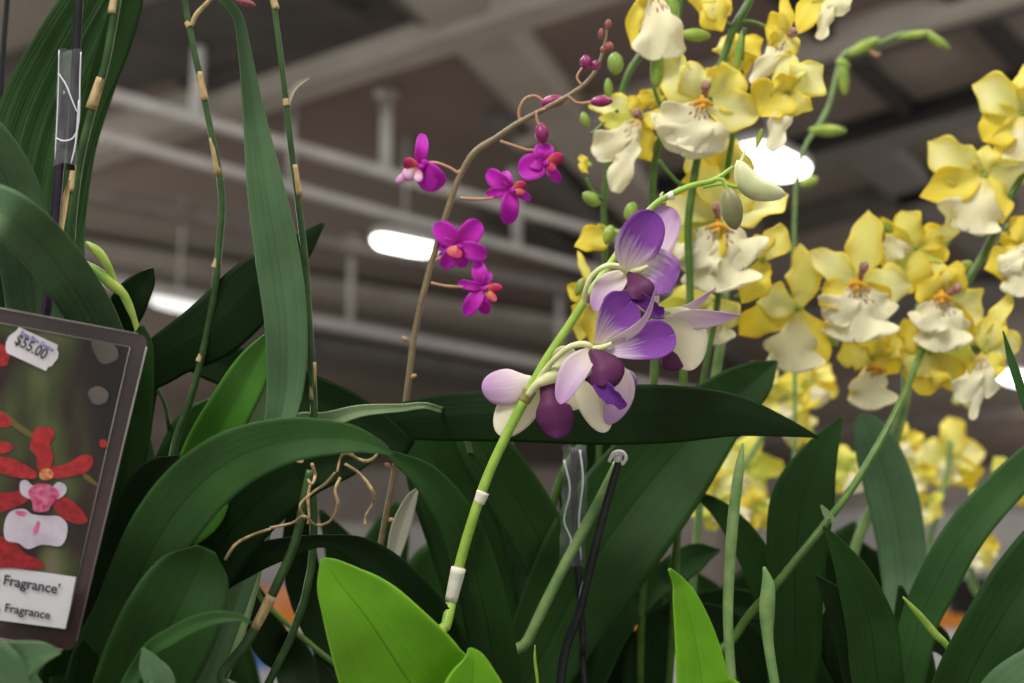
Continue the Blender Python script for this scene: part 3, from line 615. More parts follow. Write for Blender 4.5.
leaf(LF, [(120, 760, 30, .9), (138, 640, 30, .86), (150, 560, 34, .86), (205, 515, 36, .86), (230, 480, 4, .86)], 'leaf_fresh', fold=.3)
leaf(LF, [(60, 720, 50, .86), (96, 600, 44, .85), (118, 500, 42, .85), (132, 420, 38, .85), (140, 350, 26, .85), (142, 325, 4, .85)], 'leaf_dark', fold=.3)
leaf(LF, [(70, 720, 40, .86), (90, 600, 50, .86), (112, 520, 46, .86), (150, 480, 34, .86), (195, 468, 24, .86), (228, 455, 3, .86)], 'leaf_mid', fold=.2)
leaf(LF, [(100, 700, 50, .84), (130, 540, 44, .84), (150, 480, 36, .84), (180, 455, 2, .84)], 'leaf_deep', fold=.2)
leaf(LF, [(110, 770, 70, .8), (140, 690, 92, .79), (172, 620, 96, .79), (196, 570, 70, .8), (206, 548, 20, .8)], 'leaf_dark', fold=.2, nx=14)
leaf(LF, [(80, 760, 80, .83), (104, 700, 84, .83), (104, 655, 60, .83), (104, 632, 30, .83)], 'leaf_dark', fold=.35)
leaf(LF, [(110, 760, 18, .76), (140, 665, 16, .75), (175, 634, 17, .745), (210, 619, 14, .74), (238, 618, 8, .74), (252, 623, 1.5, .74)], 'leaf_mid', fold=.2)
leaf(LF, [(140, 740, 20, .74), (160, 690, 30, .74), (150, 665, 22, .74), (143, 648, 2, .74)], 'leaf_grey', fold=.2)
leaf(LF, [(60, 800, 50, .72), (20, 720, 70, .71), (-30, 670, 80, .7), (-80, 640, 60, .7)], 'leaf_grey', base=True)
leaf(LF, [(-90, 770, 50, .74), (-40, 710, 60, .73), (0, 672, 56, .72), (36, 655, 30, .71), (61, 652, 3, .71)], 'leaf_grey', fold=.1, bw=.02)
leaf(LF, [(150, 760, 10, .9), (190, 640, 26, .89), (212, 588, 26, .89), (245, 562, 30, .88), (285, 548, 22, .88), (325, 541, 13, .88), (365, 553, 30, .88), (405, 588, 42, .88), (440, 640, 50, .89), (460, 700, 40, .9)], 'leaf_deep', fold=.2, roll=.2, nseg=70)
leaf(LF, [(180, 760, 50, 1.0), (200, 660, 66, 1.0), (215, 600, 56, 1.0), (200, 560, 20, 1.0)], 'leaf_deep')
# canes with papery sheaths
def cane(pts, sh, d, mat='stem_dark', parent=None, w=7.6):
    parent = parent or LF
    stem(parent, pts, mat, d, name='cane')
    for a, b in sh: sheath(parent, a, b, w, d)
cane([(150, 640, 4), (172, 460, 4), (190, 402, 3.6), (202, 355, 3.5), (213, 300, 3.5), (219, 250, 3.6), (222, 200, 3.6), (217, 162, 3.4), (209, 122, 3.2), (200, 78, 3.2), (191, 35, 3), (183, -10, 2.8), (180, -60, 2)],
     [((199, 72), (205, 101)), ((212, 138), (219, 176)), ((218, 258), (215, 268)), ((203, 352), (199, 362)), ((187, 22), (190, 27))], .95)
mb = MB(); tube(mb, [(191, 26, 2.6), (196, 15, 2.6), (205, 5, 2.4), (215, -6, 2.2), (225, -20, 2)], 'sheath_tan', .95); mb.build('side_shoot', LF)
cane([(290, 640, 4), (313, 470, 4), (314, 410, 3.8), (312, 370, 3.8), (309, 320, 3.7), (305, 260, 3.6), (299, 208, 3.4), (292, 155, 3.2), (286, 100, 3), (280, 50, 2.8), (274, 5, 2.8), (268, -50, 2)],
     [((272, -5), (276, 9)), ((294, 165), (299, 196)), ((313, 362), (313, 400)), ((286, 99), (287, 106))], .93)
mb = MB(); blade(mb, [(287, 105, 5), (291, 92, 7), (298, 84, 5), (309, 78, 2)], 'leaf_dry', .93, fold=.4); mb.build('dry_bract', LF)
cane([(100, 620, 4), (66, 420, 4.5), (66, 330, 4.6), (70, 260, 4.6), (73, 210, 4.8), (80, 160, 4.5), (92, 110, 4.3), (104, 70, 4.2), (112, 30, 4.4), (120, -20, 4.5), (126, -70, 4)],
     [((117, -10), (113, 14)), ((101, 78), (91, 109)), ((76, 166), (72, 192))], .94, w=11)
mb = MB(); blade(mb, [(60, 235, 5), (62, 215, 8), (66, 195, 6), (70, 180, 2)], 'sheath_tan', .93, fold=.5); mb.build('dry_sheath', LF)
cane([(160, 500, 2.5), (168, 420, 2.2), (152, 378, 2), (140, 350, 2)], [], .99)
cane([(100, 640, 2), (236, 574, 2.2), (262, 600, 2.4), (285, 622, 2.6), (315, 648, 2.8), (345, 672, 2.8)], [], 1.05, 'stem_green')
mb = MB(); tube(mb, [(238, 690, 5.4), (222, 676, 5.4), (245, 645, 5.2), (262, 615, 5), (280, 578, 5), (296, 540, 4.8), (304, 500, 4.6), (310, 470, 4)], 'stem_dark', .84, ns=10); mb.build('old_cane', LF); sheath(LF, (255, 628), (272, 596), 11, .838)
stem(LF, [(215, 700, 3, 1.0), (222, 640, 2.6, 1.0), (226, 600, 2.4, 1.0), (224, 560, 2, 1.0)], 'stem_green', 1.0)
# curling green shoots
for pts in [[(150, 380, 3), (136, 325, 3), (126, 298, 4), (112, 284, 6), (98, 272, 5), (86, 262, 1.5)], [(136, 325, 2), (118, 288, 2.5), (108, 266, 4), (98, 252, 5), (86, 242, 1.5)]]:
    mb = MB(); tube(mb, pts, 'bud_green', .93); mb.build('shoot', LF)
mb = MB(); blade(mb, [(84, 280, 6), (80, 255, 9), (80, 238, 8), (84, 222, 1.5)], 'leaf_mid', .93); mb.build('leaf', LF)
bud(LF, (234, -2), (256, 6), 8, 'bud_rust', .95, pedicel=[(225, -20, 1.2), (230, -8, 1.2), (237, 0, 1.5)], pm='stem_dark')
# dry aerial roots
for pts in [[(270, 528), (292, 523), (304, 516), (316, 525), (330, 521), (338, 505), (335, 490), (340, 478)], [(304, 518), (300, 505), (312, 493), (325, 484), (335, 473)], [(310, 485), (308, 498), (309, 515), (308, 524)],
            [(337, 472), (341, 457), (348, 453), (358, 459), (368, 461), (376, 456), (377, 451)], [(284, 462), (292, 460), (302, 462), (300, 455)], [(312, 464), (315, 475), (312, 484), (308, 480)], [(345, 464), (360, 474), (372, 490), (374, 502), (366, 515), (365, 525)],
            [(270, 529), (250, 536), (235, 545), (225, 560)], [(222, 575), (212, 590), (206, 600)]]:
    mb = MB(); tube(mb, [(x, y, random.uniform(1.2, 2.0), .83+random.uniform(-.01, .015)) for x, y in pts], 'root_dry', .83, ns=6); mb.build('dry_root', LF)

# ---- 4 broad-leaved orchid in the middle
MD = plant('broad_leaved_orchid', (.055, 1.02), 'broad-leaved orchid whose long dark leaf lies level behind the purple flowers', 'orchid', r=.075)
leaf(MD, [(330, 640, 40, 1.06), (300, 500, 26, 1.04), (330, 440, 20, 1.02), (385, 424, 32, 1.0), (440, 418, 46, .98), (520, 415, 54, .96), (600, 415, 60, .95), (670, 414, 58, .94), (730, 415, 44, .94), (780, 426, 22, .94), (818, 437, 2, .94)], 'leaf_deep', fold=-.1, nx=16, nseg=100, label='long level dark leaf')
leaf(MD, [(476, 600, 4, 1.09), (478, 500, 4, 1.09), (462, 428, 6, 1.03), (432, 407, 6, .965), (400, 408, 8, .955), (360, 411, 12, .945), (325, 421, 18, .94), (300, 425, 24, .94), (290, 428, 3, .94)], 'leaf_pale', fold=.25, label='pale leaf edge')
leaf(MD, [(490, 780, 50, 1.04), (545, 650, 80, 1.05), (600, 550, 108, 1.06), (660, 470, 100, 1.08), (720, 408, 62, 1.1), (755, 380, 40, 1.1), (777, 361, 3, 1.1)], 'leaf_dark', fold=.22, nx=16)
leaf(MD, [(500, 760, 50, 1.04), (490, 640, 66, 1.06), (465, 540, 74, 1.06), (440, 470, 70, 1.06), (420, 430, 40, 1.06), (415, 400, 4, 1.06)], 'leaf_dark', fold=.2)
leaf(MD, [(560, 760, 40, 1.05), (575, 640, 50, 1.06), (545, 550, 56, 1.06), (505, 480, 56, 1.06), (470, 430, 40, 1.06), (450, 400, 4, 1.06)], 'leaf_dark', fold=.2)
leaf(MD, [(520, 760, 40, .93), (500, 690, 48, .92), (483, 600, 46, .91), (462, 530, 40, .91), (430, 482, 30, .91), (400, 460, 14, .91), (384, 452, 2, .91)], 'leaf_dark', fold=.25)
leaf(MD, [(500, 760, 26, .93), (478, 690, 28, .92), (480, 645, 30, .92), (488, 615, 26, .92), (494, 595, 2, .92)], 'leaf_mid', fold=.2)
leaf(MD, [(430, 760, 6, 1.0), (380, 620, 6, .97), (389, 575, 10, .96), (400, 530, 19, .96), (411, 500, 12, .96), (418, 488, 2, .96)], 'leaf_dry', fold=.4)
leaf(MD, [(600, 760, 50, 1.15), (600, 560, 70, 1.16), (590, 470, 60, 1.16), (600, 420, 6, 1.16)], 'leaf_deep', fold=.2)
leaf(MD, [(650, 780, 40, 1.1), (645, 670, 44, 1.12), (670, 625, 40, 1.12), (730, 605, 34, 1.12), (775, 615, 22, 1.12), (800, 640, 3, 1.12)], 'leaf_dark', fold=.2)
leaf(MD, [(560, 780, 30, 1.1), (600, 660, 30, 1.12), (640, 600, 26, 1.12), (690, 560, 30, 1.14), (720, 550, 3, 1.14)], 'leaf_mid', fold=.3)
leaf(MD, [(520, 700, 40, 1.12), (520, 520, 40, 1.12), (500, 470, 34, 1.12), (512, 430, 3, 1.12)], 'leaf_grey', fold=.2)
stem(MD, [(505, 690, 5.5), (528, 640, 5.5), (552, 590, 5.6), (578, 540, 5.5), (602, 495, 5), (618, 462, 4.6)], 'stem_sage', 1.0, name='cane')
stem(MD, [(560, 720, 4, 1.1), (548, 560, 4, 1.1), (560, 480, 4, 1.1), (585, 440, 4, 1.1)], 'stem_green', 1.1, name='cane')

# stakes
def stake(pts, d, mat, label, foot):
    t = thing('plant_stake', foot, label, 'stake')
    mb = MB(); tube(mb, [(Vector(foot), .0028)]+pts, mat, d, ns=10); mb.build('rod', t)
    return t
t = stake([(560, 690, 4.6), (580, 610, 4.5), (597, 540, 4.4), (612, 485, 4.2), (622, 452, 4)], .985, 'stake_black', 'black stake leaning in the middle, tied with a white clip near the level leaf', (.03, .99, 1.0-.012))
mb = MB(); mb.box(P(618, 458, .98), (RT*.003, UP*.003, FW*.002), 'clip_white'); tube(mb, [(609, 462, 1.6), (614, 453, 1.8), (622, 452, 1.8), (626, 458, 1.8), (622, 465, 1.6)], 'clip_white', .978); mb.build('clip', t)
t = stake([(585, 690, 3.5), (583, 640, 3.5), (577, 560, 3.4), (574, 500, 3.4), (573, 448, 3.2)], 1.02, 'stake_black', 'black stake wrapped in clear crinkled tape, left of the clipped one', (.075, 1.0, 1.0-.012))
mb = MB(); blade(mb, [(572, 566, 26), (574, 510, 26), (575, 445, 24)], 'tape_clear', 1.012, fold=.2, ruf=.2, rfreq=3); mb.build('tape', t)
mb = MB(); tube(mb, [(566, 560, 1), (571, 540, 1), (564, 520, 1), (570, 490, 1), (564, 460, 1)], 'tape_crease', 1.008, ns=5); tube(mb, [(581, 560, 1), (579, 520, 1), (583, 480, 1), (580, 450, 1)], 'tape_crease', 1.008, ns=5); mb.build('tape_crease', t)
t = thing('plant_stake', (-.3, .9, .988), 'black stake at the left with a sleeve of clear tape joining its two rods', 'stake')
mb = MB(); tube(mb, [(Vector((-.3, .9, .988)), .003), (44, 400, 5), (49, 290, 5), (56, 210, 5), (62, 140, 5), (66, 90, 5)], 'stake_violet', .88, ns=10); mb.build('lower_rod', t)
mb = MB(); tube(mb, [(71, 170, 4), (74, 100, 4.4), (78, 20, 4.6), (82, -60, 4.6)], 'stake_black', .878, ns=10); mb.build('upper_rod', t)
mb = MB()
rows = []
for i in range(15):
    y = 50+115*i/14; cx = 70-5*i/14
    rows.append([P(cx+12*math.cos(a)*(1+.04*math.sin(i*2.1+a)), y+2*math.sin(a*2+i), .879+.009*math.sin(a)) for a in [2*math.pi*k/16 for k in range(16)]])
mb.grid(rows, 'tape_clear', closed=True); mb.build('tape', t)
mb = MB()
for pts in [[(59, 74, .8), (66, 85, .9), (72, 100, .8), (77, 112, .7)], [(56, 138, .9), (64, 141, 1), (74, 137, 1), (79, 120, .8), (80, 80, .8), (81, 52, .7)], [(59, 50, .6), (58, 100, .7), (55, 160, .6)], [(79, 100, .9), (76, 140, .9), (71, 164, .8)]]:
    tube(mb, pts, 'tape_crease', .868, ns=5)
mb.build('tape_crease', t)
stake([(-10, 400, 2.5), (-2, 200, 2.5), (2, 75, 2.6), (8, -10, 2.6), (10, -60, 2.6)], 1.1, 'stake_black', 'thin dark stake in the upper left corner', (-.42, 1.1, BENCH))

# ---- 5 right dark-leaved orchid
RD = plant('strap_leaved_orchid', (.31, .97), 'strap-leaved orchid at the right with broad dark leaves fanning out below the yellow flowers', 'orchid', r=.07)
leaf(RD, [(800, 760, 40, 1.02), (796, 640, 50, 1.02), (796, 560, 58, 1.02), (803, 500, 62, 1.02), (820, 455, 36, 1.02), (843, 416, 2, 1.02)], 'leaf_dark', fold=.12, nx=14)
leaf(RD, [(905, 780, 40, .96), (880, 690, 50, .95), (872, 630, 50, .95), (855, 580, 36, .95), (838, 548, 18, .95), (823, 526, 2, .95)], 'leaf_dark', fold=.25)
leaf(RD, [(880, 780, 30, .97), (862, 690, 32, .97), (850, 640, 30, .97), (835, 600, 24, .97), (815, 575, 2, .97)], 'leaf_deep', fold=.25)
leaf(RD, [(900, 760, 30, 1.14), (905, 620, 40, 1.18), (903, 560, 46, 1.2), (893, 500, 50, 1.2), (878, 452, 44, 1.2), (866, 424, 26, 1.2), (862, 414, 6, 1.2)], 'leaf_grey', fold=.15)
leaf(RD, [(900, 760, 40, 1.02), (915, 640, 36, 1.03), (936, 585, 40, 1.03), (966, 532, 39, 1.03), (1008, 484, 36, 1.03), (1060, 440, 30, 1.03), (1110, 410, 3, 1.03)], 'leaf_mid', fold=.1)
leaf(RD, [(930, 800, 50, .88), (960, 700, 60, .86), (992, 635, 62, .85), (1030, 575, 62, .85), (1075, 520, 50, .85), (1120, 480, 3, .85)], 'leaf_dark', fold=.25)
leaf(RD, [(980, 800, 40, .8), (995, 710, 46, .79), (1035, 670, 44, .78), (1080, 650, 30, .78)], 'leaf_grey', fold=.1)
leaf(RD, [(950, 780, 50, .98), (985, 680, 60, .98), (1000, 630, 40, .98), (1010, 600, 4, .98)], 'leaf_deep')
leaf(RD, [(860, 780, 50, 1.08), (812, 690, 44, 1.08), (785, 625, 40, 1.08), (752, 552, 32, 1.08), (722, 512, 20, 1.08), (690, 490, 3, 1.08)], 'leaf_dark', fold=.2)
leaf(RD, [(850, 780, 30, 1.04), (795, 690, 26, 1.04), (800, 640, 20, 1.04), (820, 600, 18, 1.04), (840, 590, 2, 1.04)], 'leaf_pale', fold=.3)
leaf(RD, [(820, 780, 50, 1.1), (830, 690, 60, 1.1), (900, 640, 50, 1.1), (935, 640, 30, 1.1), (950, 660, 3, 1.1)], 'leaf_deep')
leaf(RD, [(860, 780, 50, 1.1), (850, 690, 50, 1.1), (838, 620, 30, 1.1), (842, 575, 4, 1.1)], 'leaf_deep')
leaf(RD, [(900, 780, 50, 1.1), (915, 690, 44, 1.1), (908, 625, 30, 1.1), (900, 585, 4, 1.1)], 'leaf_dark')
leaf(RD, [(780, 780, 50, 1.1), (770, 700, 44, 1.1), (740, 640, 40, 1.1), (700, 615, 26, 1.1), (660, 612, 4, 1.1)], 'leaf_deep')
for pts, m in [([(735, 760, 5), (732, 690, 5), (728, 620, 5.2), (730, 560, 5.6), (734, 510, 5.8), (739, 470, 5), (743, 443, 1)], 'stem_sage'), ([(790, 760, 5), (776, 690, 5), (768, 640, 5.6), (767, 610, 8), (768, 585, 6.5), (764, 567, 1.5)], 'stem_sage'), ([(970, 720, 3), (952, 655, 3.4), (935, 634, 4.2), (918, 614, 3.6), (903, 597, 1)], 'bud_green'), ([(540, 760, 1.5, .9), (538, 690, 1.5, .9), (535, 660, 1.5, .9), (535, 645, .5, .9)], 'bud_green')]:
    stem(RD, pts, m, .93, base=(len(pts[0]) == 3), name='shoot')
mb = MB(); blade(mb, [(1030, 420, 6), (1022, 392, 9), (1012, 362, 8), (1003, 331, 1.5)], 'leaf_mid', .95, fold=.3); tube(mb, [(ORG[RD.name], .003), (1060, 640, 3), (1042, 500, 3), (1030, 420, 3)], 'stem_green', .95); mb.build('new_shoot', RD)

# ---- yellow orchids
PY = ['petal_yellow', 'petal_pale_yellow', 'petal_gold', 'petal_green_yellow']
def yflower(parent, c, d, petals, lips=(), ped=None, column=None, crest=None, pm='stem_green', pw=1.06):
    cols = [([(c[0], c[1], 2.2, d+.004), (c[0]+1, c[1], 3.2, d), (c[0], c[1]+1, 2, d-.004)], 'bud_green')]
    if ped: cols.append(([(*q, 1.7, d+.006) for q in ped]+[(c[0], c[1], 1.8, d+.004)], pm))
    F = flower(parent, d, cols)
    for i, q in enumerate(petals):
        x, y, w = q[:3]; kind = q[3] if len(q) > 3 else (i % 2)
        dz = q[4] if len(q) > 4 else random.uniform(-.012, .01)
        L = math.hypot(x-c[0], y-c[1]); nx, ny = -(y-c[1])/max(L, 1), (x-c[0])/max(L, 1); bnd = random.uniform(-.12, .12)*L; dx_, dy_ = (x-c[0])*.04, (y-c[1])*.04
        mx, my = c[0]+(x-c[0])*.52+nx*bnd, c[1]+(y-c[1])*.52+ny*bnd
        petal(F, 'petal' if i % 2 else 'sepal', [(c[0], c[1], w*pw*1.12, d), (mx, my, w*pw*1.12, d-.006+dz*.3), (x+dx_, y+dy_, w*pw*1.12, d+dz)], PY[kind], d, 'tepal', ruf=.4, rfreq=1.3, cup=random.uniform(-.25, .3), fold=.15, roll=random.uniform(-.35, .35), nseg=20, nx=12)
    for q in lips:
        x, y, w = q[:3]; m = q[3] if len(q) > 3 else 'lip_cream'; prof = q[4] if len(q) > 4 else 'fan'
        dx, dy = x-c[0], y-c[1]
        petal(F, 'lip', [(c[0]+dx*.05, c[1]+dy*.05, w, d-.004), (c[0]+dx*.5, c[1]+dy*.5, w, d-.014), (x, y, w, d-.012)], m, d, prof, ruf=.5, rfreq=1.5, cup=-.12, nseg=26, nx=26, notch=.4 if prof == 'fan' else 0)
    if crest:
        mb = MB()
        tube(mb, [(crest[0]-9, crest[1]+2, 2, d-.013), (crest[0], crest[1]-1, 3.4, d-.016), (crest[0]+10, crest[1]+3, 2, d-.013)], 'crest_orange', d)
        tube(mb, [(crest[0], crest[1]-6, 2.4, d-.012), (crest[0], crest[1]+6, 2.6, d-.018)], 'crest_orange', d)
        mb.build('crest', F)
    if column:
        mb = MB(); tube(mb, [(c[0], c[1]+2, 2.6, d-.006), ((c[0]+column[0])/2, (c[1]+column[1])/2, 3, d-.014), (column[0], column[1], 5, d-.02), (column[0], column[1]-5, 3, d-.022)], 'column_brown', d, ns=9); mb.build('column', F)
    return F

YA = plant('yellow_orchid', (.12, 1.24), 'tall yellow orchid with big cream-lipped flowers, the one right behind the purple flowers', 'orchid', 'yellow orchids')
A = 1.1
stem(YA, [(640, 700, 4), (648, 500, 4), (655, 350, 4), (652, 260, 4), (652, 205, 3.8), (655, 160, 3.6), (662, 130, 3.4), (663, 100, 3.4), (666, 60, 3.2), (674, 35, 3.2), (681, 0, 3), (685, -50, 3)], 'stem_green', A+.02, name='flower_spike')
stem(YA, [(668, 700, 4), (680, 480, 4), (684, 360, 4), (690, 300, 4), (688, 230, 4), (693, 185, 4), (701, 140, 4), (712, 95, 4), (722, 62, 4), (734, 28, 4.2), (750, 0, 4.4), (770, -50, 4)], 'stem_green', A, name='flower_spike')
stem(YA, [(650, 720, 3), (700, 400, 3), (718, 300, 3), (722, 220, 3), (729, 160, 3), (736, 115, 3), (742, 60, 3)], 'stem_green', A+.03, name='flower_spike')
stem(YA, [(600, 700, 3), (600, 400, 3), (605, 260, 3), (604, 200, 3), (612, 140, 3), (618, 108, 3), (628, 74, 3.2), (645, 48, 3.4), (660, 20, 3)], 'stem_green', A+.04, name='flower_spike')
stem(YA, [(680, 720, 4), (700, 500, 4), (712, 400, 4.5), (722, 335, 4.5), (726, 290, 3)], 'stem_sage', A+.12, name='flower_spike')
for pts in [[(734, 28, 2.4), (718, 18, 2.2), (700, 5, 2.2), (690, -4, 2)], [(738, 22, 2.4), (752, 22, 2.2), (768, 28, 2)], [(693, 188, 2.6), (680, 184, 2.4), (668, 172, 2.4), (659, 160, 2)], [(742, 60, 2), (743, 40, 2), (745, 28, 2.4)], [(752, 94, 2.2), (762, 94, 2.2), (772, 94, 2)], [(660, 105, 2), (656, 95, 2), (654, 88, 2)], [(618, 110, 1.8), (602, 125, 1.6), (590, 135, 1.6)], [(604, 200, 1.8), (592, 190, 1.6), (586, 178, 1.6)]]:
    mb = MB(); tube(mb, pts, 'stem_green', A); mb.build('side_stem', YA)
yflower(YA, (704, 100), A, [(666, 58, 34, 1), (690, 62, 30, 1), (758, 114, 34, 1), (716, 164, 26, 2), (738, 72, 44, 0)], [(662, 138, 54), (704, 152, 50), (680, 154, 56)], column=(706, 86), crest=(703, 102))
yflower(YA, (726, 60), A+.03, [(722, 38, 20, 0), (762, 40, 30, 2), (716, 92, 30, 0), (742, 78, 36, 2)], [(742, 110, 20, 'lip_cream_plain')])
yflower(YA, (789, 32), A, [(766, 28, 32, 2), (782, 52, 22, 0), (781, -2, 12, 2), (768, 44, 24, 2)], [(752, 84, 18, 'lip_cream', 'strap')], column=(793, 33))
yflower(YA, (788, 92), A-.01, [(822, 66, 36, 1), (794, 56, 30, 1), (762, 116, 38, 2), (812, 109, 18, 0), (776, 78, 22, 2)], [(772, 152, 20, 'lip_cream', 'strap')])
yflower(YA, (832, -8), A, [(800, 32, 24, 2), (820, 10, 20, 2), (850, 4, 18, 1)], [(820, 40, 14, 'lip_cream_plain', 'strap'), (845, 14, 20, 'lip_cream_plain', 'strap')])
yflower(YA, (710, -10), A, [(722, 30, 28, 2), (700, 12, 24, 2), (730, 14, 26, 0)])
yflower(YA, (654, -14), A, [(633, 47, 14, 2), (640, 10, 20, 2)], [(662, 58, 52)])
yflower(YA, (641, 116), A+.01, [(590, 107, 20, 1), (600, 118, 18, 3), (650, 160, 24, 2), (660, 128, 18, 2), (630, 96, 12, 2)], [(596, 158, 34), (614, 192, 24), (624, 166, 22)], column=(637, 114))
yflower(YA, (662, 88), A+.02, [(631, 103, 15, 2), (650, 108, 14, 2)])
yflower(YA, (718, 222), A+.02, [(668, 200, 32, 1), (786, 196, 38, 1), (706, 160, 44, 0), (740, 170, 40, 0), (660, 260, 26, 3), (690, 262, 30, 2)], [(688, 268, 56, 'lip_cream'), (744, 268, 60, 'lip_cream'), (715, 292, 78, 'lip_cream')], column=(717, 208), crest=(718, 226))
yflower(YA, (720, 178), A+.05, [(690, 150, 40, 1), (754, 168, 40, 0), (700, 200, 36, 0), (735, 140, 30, 1)])
yflower(YA, (763, 260), A+.02, [(780, 224, 24, 0), (767, 278, 14, 2), (742, 302, 26, 2), (756, 235, 22, 2)], ped=[(745, 292), (755, 300), (762, 290)])
yflower(YA, (715, 300), A+.05, [(700, 330, 30, 1), (672, 300, 34, 0), (725, 330, 30, 1), (650, 310, 26, 3)], [(716, 345, 34, 'lip_cream_plain')])
yflower(YA, (616, 232), A+.02, [(576, 246, 22, 2), (586, 232, 16, 3), (630, 240, 12, 3)])
yflower(YA, (590, 292), A+.02, [(578, 252, 8, 0), (568, 286, 16, 2), (575, 322, 22, 2), (592, 344, 20, 2), (600, 300, 24, 0), (580, 340, 20, 0)])
yflower(YA, (588, 165), A+.02, [(582, 172, 10, 2), (578, 158, 8, 2)])
for a, b, w in [((616, 75), (615, 52), 16), ((680, 34), (711, 36), 13), ((655, 88), (659, 46), 14), ((675, 30), (670, -8), 14), ((587, 128), (583, 112), 10), ((609, 98), (608, 78), 9), ((600, 205), (583, 193), 14), ((628, 222), (634, 202), 14), ((612, 225), (606, 245), 12), ((762, 128), (756, 150), 6), ((576, 296), (584, 278), 10), ((736, 72), (742, 30), 8)]:
    bud(YA, a, b, w, 'bud_green', A)
YB = plant('yellow_orchid', (.25, 1.16), 'yellow orchid with a long diagonal spike of crowded cream-lipped flowers at the right', 'orchid', 'yellow orchids')
B_ = 1.18
stem(YB, [(715, 700, 4.4, .99), (738, 632, 4.4, .98), (780, 580, 4.2, .975), (822, 528, 4, .98), (852, 488, 3.9, 1.0), (882, 438, 3.7, 1.04), (905, 392, 3.6, 1.1), (922, 350, 3.5), (942, 316, 4), (965, 285, 4), (988, 246, 3.8), (1006, 205, 3.6), (1028, 165, 3.4), (1050, 110, 3)], 'stem_green', B_, name='flower_spike')
stem(YB, [(830, 700, 5, 1.25), (852, 560, 5, 1.25), (878, 495, 5.4, 1.25), (895, 440, 5.2, 1.25), (906, 395, 5, 1.25), (908, 345, 4.6, 1.25), (930, 280, 4, 1.25), (955, 215, 4, 1.25), (960, 150, 2, 1.25)], 'stem_sage', 1.25, name='flower_spike')
mb = MB(); blade(mb, [(832, 522, 8), (827, 514, 8), (821, 505, 2)], 'leaf_pale', .98, fold=.3); mb.build('bract', YB)
mb = MB(); tube(mb, [(735, 298, 2.2), (748, 293, 2.2), (780, 293, 2.2), (815, 290, 2.2), (850, 296, 2)], 'stem_green', B_); mb.build('side_stem', YB)
yflower(YB, (798, 309), B_, [(800, 246, 30, 0, .004), (756, 290, 28, 1), (741, 334, 30, 2), (826, 362, 32, 2)], [(790, 372, 58, 'lip_cream_plain')], ped=[(783, 294), (787, 300)])
yflower(YB, (858, 283), B_-.01, [(868, 213, 32, 0, .004), (812, 252, 28, 1), (910, 284, 38, 1), (820, 304, 26, 2), (885, 318, 26, 2)], [(832, 322, 44), (880, 322, 46), (854, 342, 72)], column=(864, 267), crest=(857, 284))
yflower(YB, (915, 247), B_+.01, [(902, 212, 32, 0), (980, 205, 15, 1), (882, 218, 12, 2), (948, 252, 28, 2), (922, 292, 46, 3), (892, 290, 40, 2), (945, 232, 24, 2)], [(884, 250, 26)])
yflower(YB, (944, 296), B_, [(982, 312, 38, 1), (938, 260, 30, 0), (918, 284, 28, 2), (958, 262, 22, 2), (972, 342, 20, 2)], [(922, 330, 38), (940, 352, 52), (958, 336, 30)], column=(957, 289), crest=(942, 297))
yflower(YB, (872, 358), B_+.03, [(838, 358, 24, 0), (848, 398, 16, 2), (898, 372, 28, 2), (884, 332, 26, 2), (905, 335, 24, 0)], [(870, 410, 46)], crest=(876, 368))
yflower(YB, (930, 352), B_+.01, [(974, 372, 38, 3), (930, 394, 34, 2), (908, 372, 34, 0), (960, 390, 30, 2), (905, 320, 30, 2)], ped=[(948, 344), (975, 347), (985, 350)])
yflower(YB, (985, 352), B_, [(1012, 292, 16, 0), (1018, 350, 30, 1), (985, 318, 28, 0), (992, 380, 30, 2), (1004, 320, 16, 0)], [(960, 402, 26), (985, 398, 26), (972, 420, 12)])
yflower(YB, (984, 175), B_, [(930, 143, 36, 1), (922, 196, 30, 2), (988, 146, 24, 0), (1024, 182, 34, 1), (1002, 222, 26, 2)], [(968, 232, 64, 'lip_cream_plain')], ped=[(1003, 196), (995, 190), (990, 182)])
yflower(YB, (1022, 114), B_, [(974, 86, 34, 1), (984, 140, 38, 2), (1000, 164, 28, 0), (1040, 80, 30, 0), (1024, 66, 20, 0), (1060, 120, 30)], [(1018, 168, 32, 'lip_cream_plain')])
yflower(YB, (1032, 240), B_-.01, [(986, 268, 32, 2), (1010, 222, 22, 2), (1060, 230, 30), (1040, 290, 30)], [(1015, 296, 40), (1002, 272, 24)])
yflower(YB, (1010, 232), B_, [(1008, 246, 22, 2), (1024, 226, 18, 2)])
bud(YB, (826, 335), (838, 346), 10, 'bud_green', B_)
bud(YB, (972, 262), (960, 270), 12, 'bud_green', B_+.02)
bud(YB, (1005, 235), (1016, 222), 12, 'bud_green', B_+.01)
bud(YB, (893, 232), (878, 222), 10, 'bud_green', B_)
leaf(YB, [(760, 760, 30, 1.25), (740, 650, 34, 1.3), (716, 600, 26, 1.3), (670, 560, 4, 1.3)], 'leaf_dark')
leaf(YA, [(640, 760, 40, 1.3), (560, 640, 50, 1.3), (540, 560, 44, 1.3), (550, 500, 4, 1.3)], 'leaf_dark')
leaf(YA, [(600, 760, 40, 1.3), (650, 660, 44, 1.3), (668, 600, 34, 1.3), (700, 560, 4, 1.3)], 'leaf_deep')

